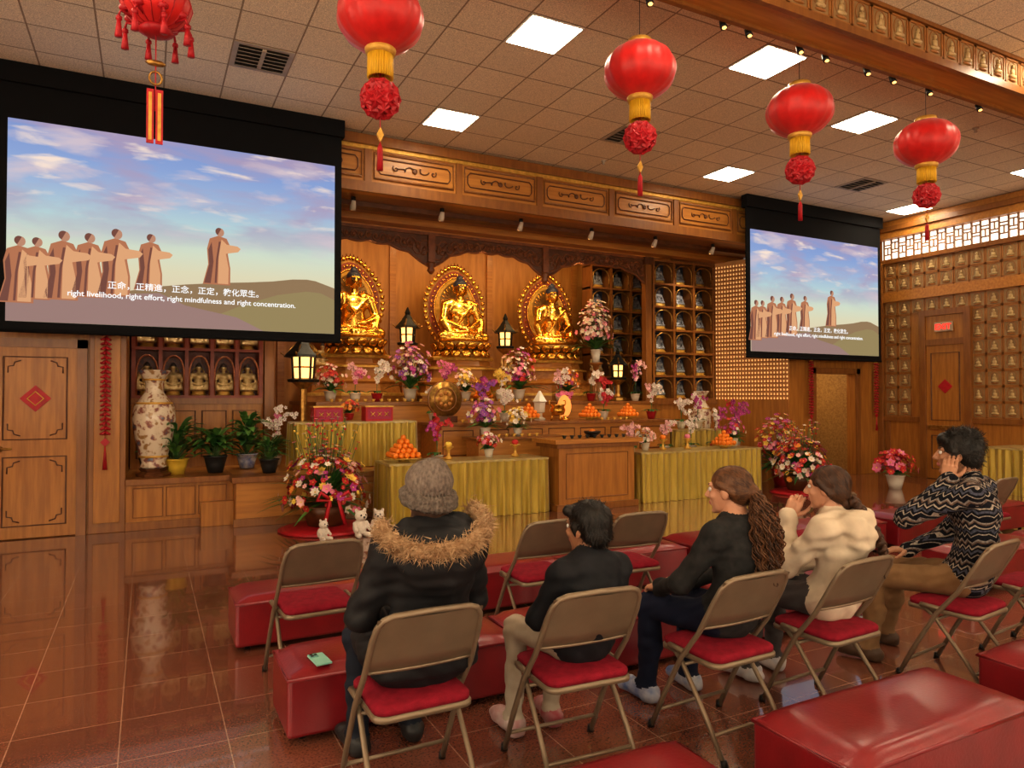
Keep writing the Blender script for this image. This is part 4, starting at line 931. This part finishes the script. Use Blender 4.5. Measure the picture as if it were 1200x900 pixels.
def leaf(b,p,d,L,w,m,droop=.5):
    p=Vector(p);d=Vector(d).normalized(); x=d.cross(Vector((0,0,1))); 
    if x.length<.05:x=Vector((1,0,0))
    x.normalize(); V=[];F=[];n=5
    for i in range(n+1):
        t=i/n; c=p+d*L*t+Vector((0,0,-droop*L*t*t)); ww=w*math.sin(pi*min(.97,t*.85+.12)); V+=[c-x*ww+Vector((0,0,.25*ww)),c,c+x*ww+Vector((0,0,.25*ww))]
    for i in range(n): a=i*3; F+=[(a,a+1,a+4,a+3),(a+1,a+2,a+5,a+4)]
    b.add(V,F,m,True)
def pot(b,r,h,m,z=0): b.lathe([(r*.65,z),(r*.85,z+h*.5),(r,z+h*.92),(r*1.08,z+h*.94),(r*1.08,z+h),(r*.9,z+h),(r*.85,z+h*.93)],(0,0,0),m,18)
def flowers(name,loc,w,h,n,cols,potm=white,pr=.1,ph=.15,br=.035,seed=1,lv=14,flat=1.0):
    rn=random.Random(seed); b=MB(); pot(b,pr,ph,potm); n=int(n*1.7)
    top=Vector((0,0,ph))
    for i in range(n):
        a=rn.uniform(0,6.28); t=rn.uniform(.05,1)**.5; el=rn.uniform(-.1,1.5)
        p=Vector((w*math.cos(a)*math.cos(el)*t,w*flat*math.sin(a)*math.cos(el)*t,ph+(h-ph)*(.25+.75*math.sin(el)*t)))
        if i%4==0: b.tube([top,(top+p)/2+Vector((0,0,.04)),p],.0035,stemm,4)
        d=(p-Vector((0,0,ph+(h-ph)*.35))).normalized()+Vector((0,-.5,.1)); blossom(b,p,d,br*rn.uniform(.6,1.2),rn.choice(cols),ye,rn.choice((5,5,6,8)),rn)
    for i in range(int(lv*1.5)):
        a=rn.uniform(0,6.28); leaf(b,top,(math.cos(a),math.sin(a),rn.uniform(.3,1.6)),rn.uniform(.5,1)*max(w,h-ph)*.9,.022+w*.05,green if i%2 else green2,.45)
    return b.build(name,loc)
def orchid(name,loc,h,cols,seed,potm=white,br=.038,ns=4,pr=.09,ph=.14):
    rn=random.Random(seed); b=MB(); pot(b,pr,ph,potm)
    for s in range(ns):
        a=rn.uniform(0,6.28) if s else 0; d=Vector((math.cos(a)*.8,math.sin(a)*.4-.2,0)); P=[]; hh=h*rn.uniform(.75,1.05)
        for j in range(10):
            t=j/9; P.append(Vector((0,0,ph))+Vector((0,0,(hh-ph)*math.sin(t*1.9)))+d*(.34*h*t*t))
        b.tube(P,.004,stemm,5); c=rn.choice(cols)
        for j in range(3,10):
            for q in range(2):
                p=P[j]+Vector((rn.gauss(0,.026),rn.gauss(0,.015)-.01,rn.gauss(0,.022))); blossom(b,p,(rn.gauss(0,.3),-1,rn.gauss(.1,.3)),br*rn.uniform(.75,1.15),c,mg if c is not mg else ye,5,rn)
    for i in range(8): a=rn.uniform(0,6.28); leaf(b,(0,0,ph),(math.cos(a),math.sin(a),.7),.22,.032,green,.6)
    return b.build(name,loc)
def foliage(name,loc,w,h,n,potm,pr,ph,seed,lw=.03):
    rn=random.Random(seed); b=MB(); pot(b,pr,ph,potm)
    for i in range(n):
        a=rn.uniform(0,6.28); u=rn.uniform(.2,1.0); s=Vector((0,0,ph))+Vector((math.cos(a),math.sin(a),0))*w*.3*rn.random()+Vector((0,0,(h-ph)*.6*rn.random()))
        b.tube([(0,0,ph-.02),s],.004,stemm,4); leaf(b,s,(math.cos(a),math.sin(a),u*1.6),w*rn.uniform(.6,1.0),lw,green if i%3==0 else green2,.5)
    return b.build(name,loc)
yp=M('pot_yellow',(.75,.50,.05)); bp=M('pot_black',(.02,.02,.02)); rp=M('pot_red_foil',(.5,.02,.03),None,.3,.3); bluep=M('pot_blue_white',(.55,.58,.65),(.15,.2,.45),.25,scale=12)
T=PZ+.013
foliage('potted_palm_plant',(.34,9.95,T),.46,.85,100,yp,.14,.2,1,.035); foliage('potted_leafy_plant',(.80,9.95,T),.36,.65,80,bp,.14,.22,2,.05)
foliage('potted_leafy_plant',(1.24,10.4,T),.36,1.0,80,bluep,.14,.2,3,.055); foliage('potted_fern',(1.42,9.6,T),.30,.55,110,bp,.12,.18,4,.02)
foliage('potted_leafy_plant',(.02,10.45,T),.22,.5,30,bp,.11,.18,8,.03)
for i,(x,y,z,h,c,s) in enumerate(((2.9,10.95,1.52,.55,[pk,pp],11),(3.25,10.95,1.52,.62,[wh],12),(4.4,10.95,1.52,.7,[mg,pk],13),(5.45,10.95,1.52,.5,[wh,ye],14),(6.65,10.95,1.52,.55,[wh,pp],15),(7.3,10.9,1.52,.6,[wh],16),(8.35,10.95,1.52,.75,[mg,pp],17),(7.55,10.9,1.52,.45,[rd],18),
      (4.05,10.5,1.2,.5,[pu,wh],19),(4.75,10.15,1.2,.65,[mg,pu],20),(5.15,10.2,1.2,.5,[wh],21),(6.45,10.5,1.2,.45,[pk,ye],22),(7.3,10.5,1.2,.5,[rd,wh],23),(8.1,10.15,1.2,.62,[wh,pp],24),(8.75,10.1,1.01,.6,[wh],25),(9.15,10.1,1.01,.6,[mg,wh],26),(9.85,9.85,T,.9,[mg],27),(10.15,10.2,T,.9,[mg,rd],28),(1.66,10.6,T,.8,[pk,wh],29),(8.45,9.5,T,.7,[wh],30),(7.9,9.55,T,.6,[pp,wh],61),(9.1,9.6,T,.75,[mg,wh],62),(7.2,9.6,T,.55,[rd,pp],63),(3.75,9.6,T,.7,[mg,rd],64))):
    orchid('potted_orchid',(x,y,z),h,c,s,rp if i%4==1 else white)
flowers('flower_bouquet',(3.82,11.0,1.53),.40,1.0,110,[mg,pk,wh,pp,pu],white,.11,.2,.046,31)
flowers('flower_bouquet',(5.92,11.15,1.53),.38,.95,100,[pk,pp,mg,wh,rd],white,.11,.2,.046,32)
flowers('flower_bouquet',(2.55,11.1,1.53),.28,.6,60,[wh,pp,rd],white,.1,.16,.04,33)
flowers('flower_bouquet',(4.85,11.1,1.53),.24,.55,50,[wh,ye,pp],white,.1,.16,.04,66)
flowers('flower_bouquet',(6.95,11.15,1.53),.26,.6,60,[mg,rd,og,wh],rp,.1,.16,.04,67)
b=MB(); b.lathe([(.14,0),(.14,.03),(.04,.06),(.03,.5),(.06,.68),(.14,.72),(.14,.75)],(0,0,0),woodr,14); b.build('flower_stand',(7.78,11.45,1.52))
flowers('flower_bouquet',(7.78,11.45,2.27),.38,1.25,150,[wh,wh,pp,pk],white,.1,.25,.052,34,20)
flowers('flower_bouquet',(10.2,9.1,0),.50,1.30,150,[rd,pk,mg,ye,wh,rd],rp,.17,.3,.05,35,26)
flowers('flower_bouquet',(4.5,9.55,1.0),.28,.6,70,[mg,pk,pu,wh],white,.08,.14,.043,36); flowers('flower_bouquet',(5.05,9.55,1.0),.22,.45,50,[wh,ye],white,.07,.12,.04,37)
flowers('poinsettia_plant',(11.6,7.85,0),.36,.66,75,[rd,rd,pk],white,.15,.24,.075,38,22)
flowers('flower_bouquet',(12.8,11.4,.9),.28,.75,70,[wh,pp],white,.09,.2,.05,39)
flowers('flower_bouquet',(2.62,10.2,1.26),.16,.30,30,[rd,og],rp,.07,.1,.035,40); flowers('flower_bouquet',(4.2,8.8,.765),.18,.34,30,[pk,wh,rd],white,.07,.12,.036,41)
flowers('flower_bouquet',(6.9,8.8,.765),.18,.34,30,[wh,pp],white,.07,.12,.04,42); flowers('flower_bouquet',(8.8,8.85,.765),.2,.5,50,[mg,rd,wh],white,.08,.14,.04,43)
def arrangement(loc,seed,sc=1):
    e=empty('flower_basket_arrangement',loc); rn=random.Random(seed); b=MB()
    b.lathe([(.48*sc,0),(.50*sc,.015),(.44*sc,.04),(.2*sc,.06)],(0,0,0),redp,20)
    b.lathe([(.2,.03),(.26,.2),(.3,.3),(.27,.3)],(0,0,0),woodd,18)
    for i in range(330):
        a=rn.uniform(0,6.28); el=rn.uniform(-.25,1.5); r=rn.uniform(.75,1.08); p=Vector((.46*sc*math.cos(a)*math.cos(el)*r,.40*sc*math.sin(a)*math.cos(el)*r,.40+.52*sc*math.sin(el)*r))
        blossom(b,p,p-Vector((0,0,.35)),rn.uniform(.03,.065),rn.choice([rd,rd,rd,pk,og,ye,wh,wh,pp,mg]),ye,rn.choice((5,6,8)),rn)
    for i in range(90):
        a=rn.uniform(0,6.28); leaf(b,(0,0,.32),(math.cos(a),math.sin(a),rn.uniform(0,2.2)),rn.uniform(.45,.78)*sc,.03,green if i%2 else green2,.35)
    for i in range(44):
        a=rn.uniform(0,6.28); q=rn.uniform(.1,.42); p=Vector((q*math.cos(a),q*math.sin(a)*.8,rn.uniform(.85,1.22)*sc)); b.tube([(0,0,.4),p*.7,p],.004,stemm,4); blossom(b,p,p,.035,rn.choice([pk,rd,wh]),ye,5,rn); b.ball(p*.93,.016,rd if i%2 else ye,6)
    for s in(-1,1): b.tube([(s*.05,-.42,.42),(s*.16,-.46,.5),(s*.2,-.45,.42),(s*.05,-.43,.4),(s*.12,-.48,.12)],.025,redp,6)
    b.build('flowers',parent=e); return e
arrangement((1.93,8.62,0),51,1.12); arrangement((9.66,8.2,0),52,1.0)
plw=M('plush_white',(.75,.68,.60),(.65,.58,.50),.95,scale=40,bump=.5); plb=M('plush_dark',(.05,.04,.04)); 
def plush(loc,rz,s=1):
    p=[ell((0,0,.11),(.085,.08,.10),0),ell((0,.03,.25),(.075,.07,.065),0),ell((0,.095,.235),(.03,.02,.022),0)]
    for g in(-1,1): p+=[ell((g*.055,.02,.315),(.022,.012,.028),0),cone((g*.05,.04,.03),.032,(g*.07,.13,.03),.03,0),cone((g*.075,.02,.16),.026,(g*.09,.09,.09),.022,0),ell((g*.028,.09,.265),(.009,.008,.009),1)]
    p.append(ell((0,.115,.243),(.011,.008,.008),1)); obj('plush_toy',organic('plush_toy',p,.008,.02,[plw,plb],floor=.002),loc,rz,sc=s)
plush((2.18,8.0,.0),pi+.2,.95); plush((2.44,8.12,.0),pi-.4,.85); plush((1.75,7.98,.0),pi+.5,.7); plush((9.4,7.6,.0),pi,.8)
def vmat():
    m=M('vase_painted_porcelain',(.72,.62,.48),(.30,.10,.06),.2,scale=9,coat=.4,detail=8); r=[n for n in m.node_tree.nodes if n.type=='VALTORGB'][0].color_ramp
    r.elements[0].position=.52; r.elements[1].position=.60; q=r.elements.new(.68); q.color=(.12,.14,.20,1); q=r.elements.new(.36); q.color=(.35,.20,.08,1); q=r.elements.new(.42); q.color=(.70,.60,.46,1); return m
vm1=vmat()
def vase(loc,h):
    b=MB(); P=[(.10,0),(.13,.02),(.11,.06),(.14,.15),(.18,.32),(.205,.50),(.19,.62),(.125,.72),(.085,.78),(.08,.86),(.11,.93),(.15,.985),(.15,1.0),(.12,1.0)]
    b.lathe([(r*h,z*h+.1) for r,z in P],(0,0,0),vm1,28); b.lathe([(.19,0),(.2,.03),(.14,.06),(.17,.1)],(0,0,0),woodd,6,False)
    for z,rr_ in((.12,.135),(.66,.17),(.9,.10)): b.lathe([(rr_*h*1.0,z*h+.09),(rr_*h*1.05,z*h+.1),(rr_*h*1.0,z*h+.115)],(0,0,0),goldp,24)
    b.build('tall_porcelain_vase',loc)
vase((.08,9.86,T),1.22); vase((9.6,10.5,T),1.0)
def oranges(loc,n=4,r=.038):
    b=MB(); b.lathe([(.06,0),(.06,.02),(n*r*1.25,.045),(n*r*1.28,.052)],(0,0,0),goldp,20); z=.052+r
    for L in range(n):
        k=n-L
        for i in range(k):
            for j in range(k): b.ball(((i-(k-1)/2)*2*r,(j-(k-1)/2)*2*r,z),r,orange,10)
        z+=r*1.45
    b.build('orange_fruit_pyramid',loc)
for l in((2.95,8.75,.762),(8.4,8.66,.762),(5.65,10.3,1.2),(6.8,10.2,1.2),(5.3,11.35,1.52),(7.65,10.25,1.2)): oranges(l,4 if l[0]!=2.95 else 5)
b=MB(); b.cyl((0,0,.36),(0,.05,.36),.27,.27,goldd,32); b.tube([(.27*math.cos(t),.02,.36+.27*math.sin(t)) for t in np.linspace(0,2*pi,33)[:-1]],.02,woodr,6,closed=True); b.tube([(.18*math.cos(t),-.002,.36+.18*math.sin(t)) for t in np.linspace(0,2*pi,25)[:-1]],.01,woodr,5,closed=True)
for i in range(8): t=i*pi/4; b.ball((.1*math.cos(t),-.005,.36+.1*math.sin(t)),(.035,.015,.035),woodh,8)
b.box((-.18,-.06,0),(.18,.1,.1),woodd); b.build('carved_round_plaque',(4.1,10.15,1.2))
for x in(2.25,2.98):
    b=MB(); b.box((-.2,-.12,0),(.2,.12,.2),redp); b.box((-.21,-.13,.2),(.21,.13,.22),goldp); b.box((-.17,-.125,.03),(.17,.12,.17),M('box_label_crimson',(.42,.02,.08)))
    for i in range(3): b.tube([(-.1+.1*i-.03,-.128,.07),(-.1+.1*i+.03,-.128,.13)],.006,goldp,4); b.tube([(-.1+.1*i+.03,-.128,.07),(-.1+.1*i-.03,-.128,.13)],.006,goldp,4)
    b.build('red_donation_box',(x,10.02,1.251))
def pagoda_lamp(loc,ph,s=1.0):
    e=empty('pagoda_lamp',loc); b=MB()
    b.lathe([(.17,0),(.17,.05),(.08,.08),(.05,.14),(.05,max(.15,ph-.1)),(.12,ph-.04),(.17,ph)],(0,0,0),goldd,8,False); z=ph
    b.lathe([(.17*s,z),(.18*s,z+.04),(.12*s,z+.06)],(0,0,0),ironb,6,False); b.lathe([(.10*s,z+.06),(.115*s,z+.28*s)],(0,0,0),flame,6,False)
    for j in range(6):
        a=pi/3*j; c,q=math.cos(a),math.sin(a); b.tube([(c*.11*s,q*.11*s,z+.05),(c*.125*s,q*.125*s,z+.29*s)],.018,ironb,5)
        b.tube([(c*.1*s,q*.1*s,z+.42*s),(c*.2*s,q*.2*s,z+.29*s),(c*.25*s,q*.25*s,z+.33*s)],.014,goldd,5)
    b.tube([(.115*s*math.cos(pi/3*j),.115*s*math.sin(pi/3*j),z+.17*s) for j in range(6)],.012,goldd,5,closed=True)
    b.lathe([(.22*s,z+.28*s),(.2*s,z+.31*s),(.1*s,z+.42*s),(.04*s,z+.5*s),(.05*s,z+.53*s),(.01*s,z+.62*s)],(0,0,0),ironb,6,False)
    b.build('lamp_body',parent=e)
pagoda_lamp((3.95,11.5,1.53),.95,1.05); pagoda_lamp((5.85,11.55,1.53),.95,1.05); pagoda_lamp((2.04,10.6,PZ+.013),1.2,1.3); pagoda_lamp((8.12,11.2,1.53),.4,1.0)
def burner(loc,s=1):
    b=MB(); b.lathe([(.05*s,.1*s),(.14*s,.13*s),(.17*s,.22*s),(.14*s,.30*s),(.17*s,.32*s),(.16*s,.34*s),(.12*s,.33*s)],(0,0,0),gold,20)
    for j in range(3): a=j*2.09+.5; b.tube([(.1*s*math.cos(a),.1*s*math.sin(a),.14*s),(.13*s*math.cos(a),.13*s*math.sin(a),0)],.02*s,gold,6)
    for g in(-1,1): b.tube([(g*.15*s,0,.3*s),(g*.2*s,0,.36*s),(g*.19*s,0,.42*s),(g*.15*s,0,.42*s)],.014*s,gold,6)
    b.build('incense_burner',loc)
burner((6.12,10.15,1.2),.8); burner((5.15,10.95,1.52),.8)
b=MB(); b.lathe([(.1,0),(.11,.03),(.05,.06),(.05,.12),(.1,.14),(.11,.3),(.14,.32),(.07,.42),(.02,.5)],(0,0,0),white,6,False); b.build('white_stupa_ornament',(5.95,10.45,1.2))
b=MB(); pts=outline(.13,.19); b.ext([(x,z+.24) for x,z in pts],-.015,.015,M('flame_ornament_orange',(.9,.35,.08),em=.8,emc=(1,.35,.08),nolight=True)); b.lathe([(.1,0),(.1,.03),(.03,.05),(.05,.08)],(0,0,0),gold,12); b.build('flame_shaped_lamp',(6.35,10.3,1.2))
for k,(x0,n,y,z) in enumerate(((5.3,9,8.6,1.0),(4.4,8,9.42,1.0),(4.35,5,10.05,1.2),(2.5,28,10.8,1.52),(6.95,5,10.05,1.2))):
    b=MB()
    for i in range(n): b.lathe([(.02,0),(.018,.01),(.035,.045),(.03,.045)],(i*.13,0,0),goldp if k else ironb,10)
    b.build('offering_cups_row',(x0,y,z))
b=MB(); b.lathe([(.05,0),(.06,.01),(.12,.06),(.13,.09),(.12,.09)],(0,0,0),ironb,16); b.ball((0,0,.09),(.05,.05,.03),orange,8); b.build('offering_bowl',(5.9,8.78,1.0))
for k,(x,y,z) in enumerate(((2.6,11.9,1.52),(4.15,12.1,1.52),(6.15,12.1,1.52),(8.1,11.95,1.52))):
    b=MB(); b.lathe([(.2,0),(.2,.5),(.17,.55),(.2,.6)],(0,0,0),woodh,8,False); b.build('side_pedestal',(x,y,z)); obj('small_deity_statue',stat,(x,y,z+.6),pi,sc=.35)
for i,(x,y,z) in enumerate(((4.6,8.78,.762),(3.6,8.8,.762),(7.25,8.8,.762),(7.75,8.8,.762))):
    b=MB(); b.lathe([(.05,0),(.06,.02),(.02,.05),(.02,.12),(.07,.16),(.075,.17)],(0,0,0),goldp,14); b.ball((0,0,.2),(.05,.05,.04),[rd,ye,orange,pk][i],10); b.build('offering_dish',(x,y,z))
# ------------------------------------------------------------------ lights
def light(name,kind,loc,energy,col,rot=None,size=.3,sy=None,spot=None,target=None):
    l=bpy.data.lights.new(name,kind); l.energy=energy; l.color=col
    if kind=='AREA':
        l.size=size
        if sy: l.shape='RECTANGLE'; l.size_y=sy
    elif kind=='SPOT': l.spot_size=spot or 1.0; l.spot_blend=.6; l.shadow_soft_size=.05
    else: l.shadow_soft_size=size
    o=bpy.data.objects.new(name,l); scene.collection.objects.link(o); o.location=loc
    if target is not None: o.rotation_euler=(Vector(target)-Vector(loc)).to_track_quat('-Z','Y').to_euler()
    elif rot: o.rotation_euler=rot
    return o
warm=(1,.66,.30)
for x in(3.16,5.15,7.13):
    light('alcove_cove_light','AREA',(x,11.25,4.75),24,warm,size=1.6,sy=.15,target=(x,12.6,2.4))
    light('buddha_spotlight','SPOT',(x,10.6,4.3),170,(1,.76,.44),spot=.60,target=(x,12,3.0))
for i in range(7):
    x=2.6+1.36*i; light('altar_track_light','SPOT',(x,9.97,4.28),115,(1,.76,.46),spot=1.15,target=(x,10.8,1.2))
light('cabinet_light','SPOT',(9.6,10.2,4.3),60,(1,.8,.6),spot=1.2,target=(9.5,11.3,2.8)); light('cabinet_light','SPOT',(.6,10.1,4.3),90,(1,.8,.6),spot=1.2,target=(.6,11.2,2.0))
light('far_room_light','AREA',(12.4,11.0,2.7),30,(1,.75,.45),size=1.0,rot=(0,0,0))
w=bpy.data.worlds.new('world'); scene.world=w; w.use_nodes=True; w.node_tree.nodes['Background'].inputs[0].default_value=(.8,.7,.6,1); w.node_tree.nodes['Background'].inputs[1].default_value=.3
cam=bpy.data.cameras.new('camera'); co=bpy.data.objects.new('camera',cam); scene.collection.objects.link(co)
cam.sensor_width=36; cam.lens=36*825/1200; cam.clip_start=.05; co.location=(0,0,1.6); co.rotation_euler=(math.radians(91.04),0,math.radians(-27.4)); scene.camera=co
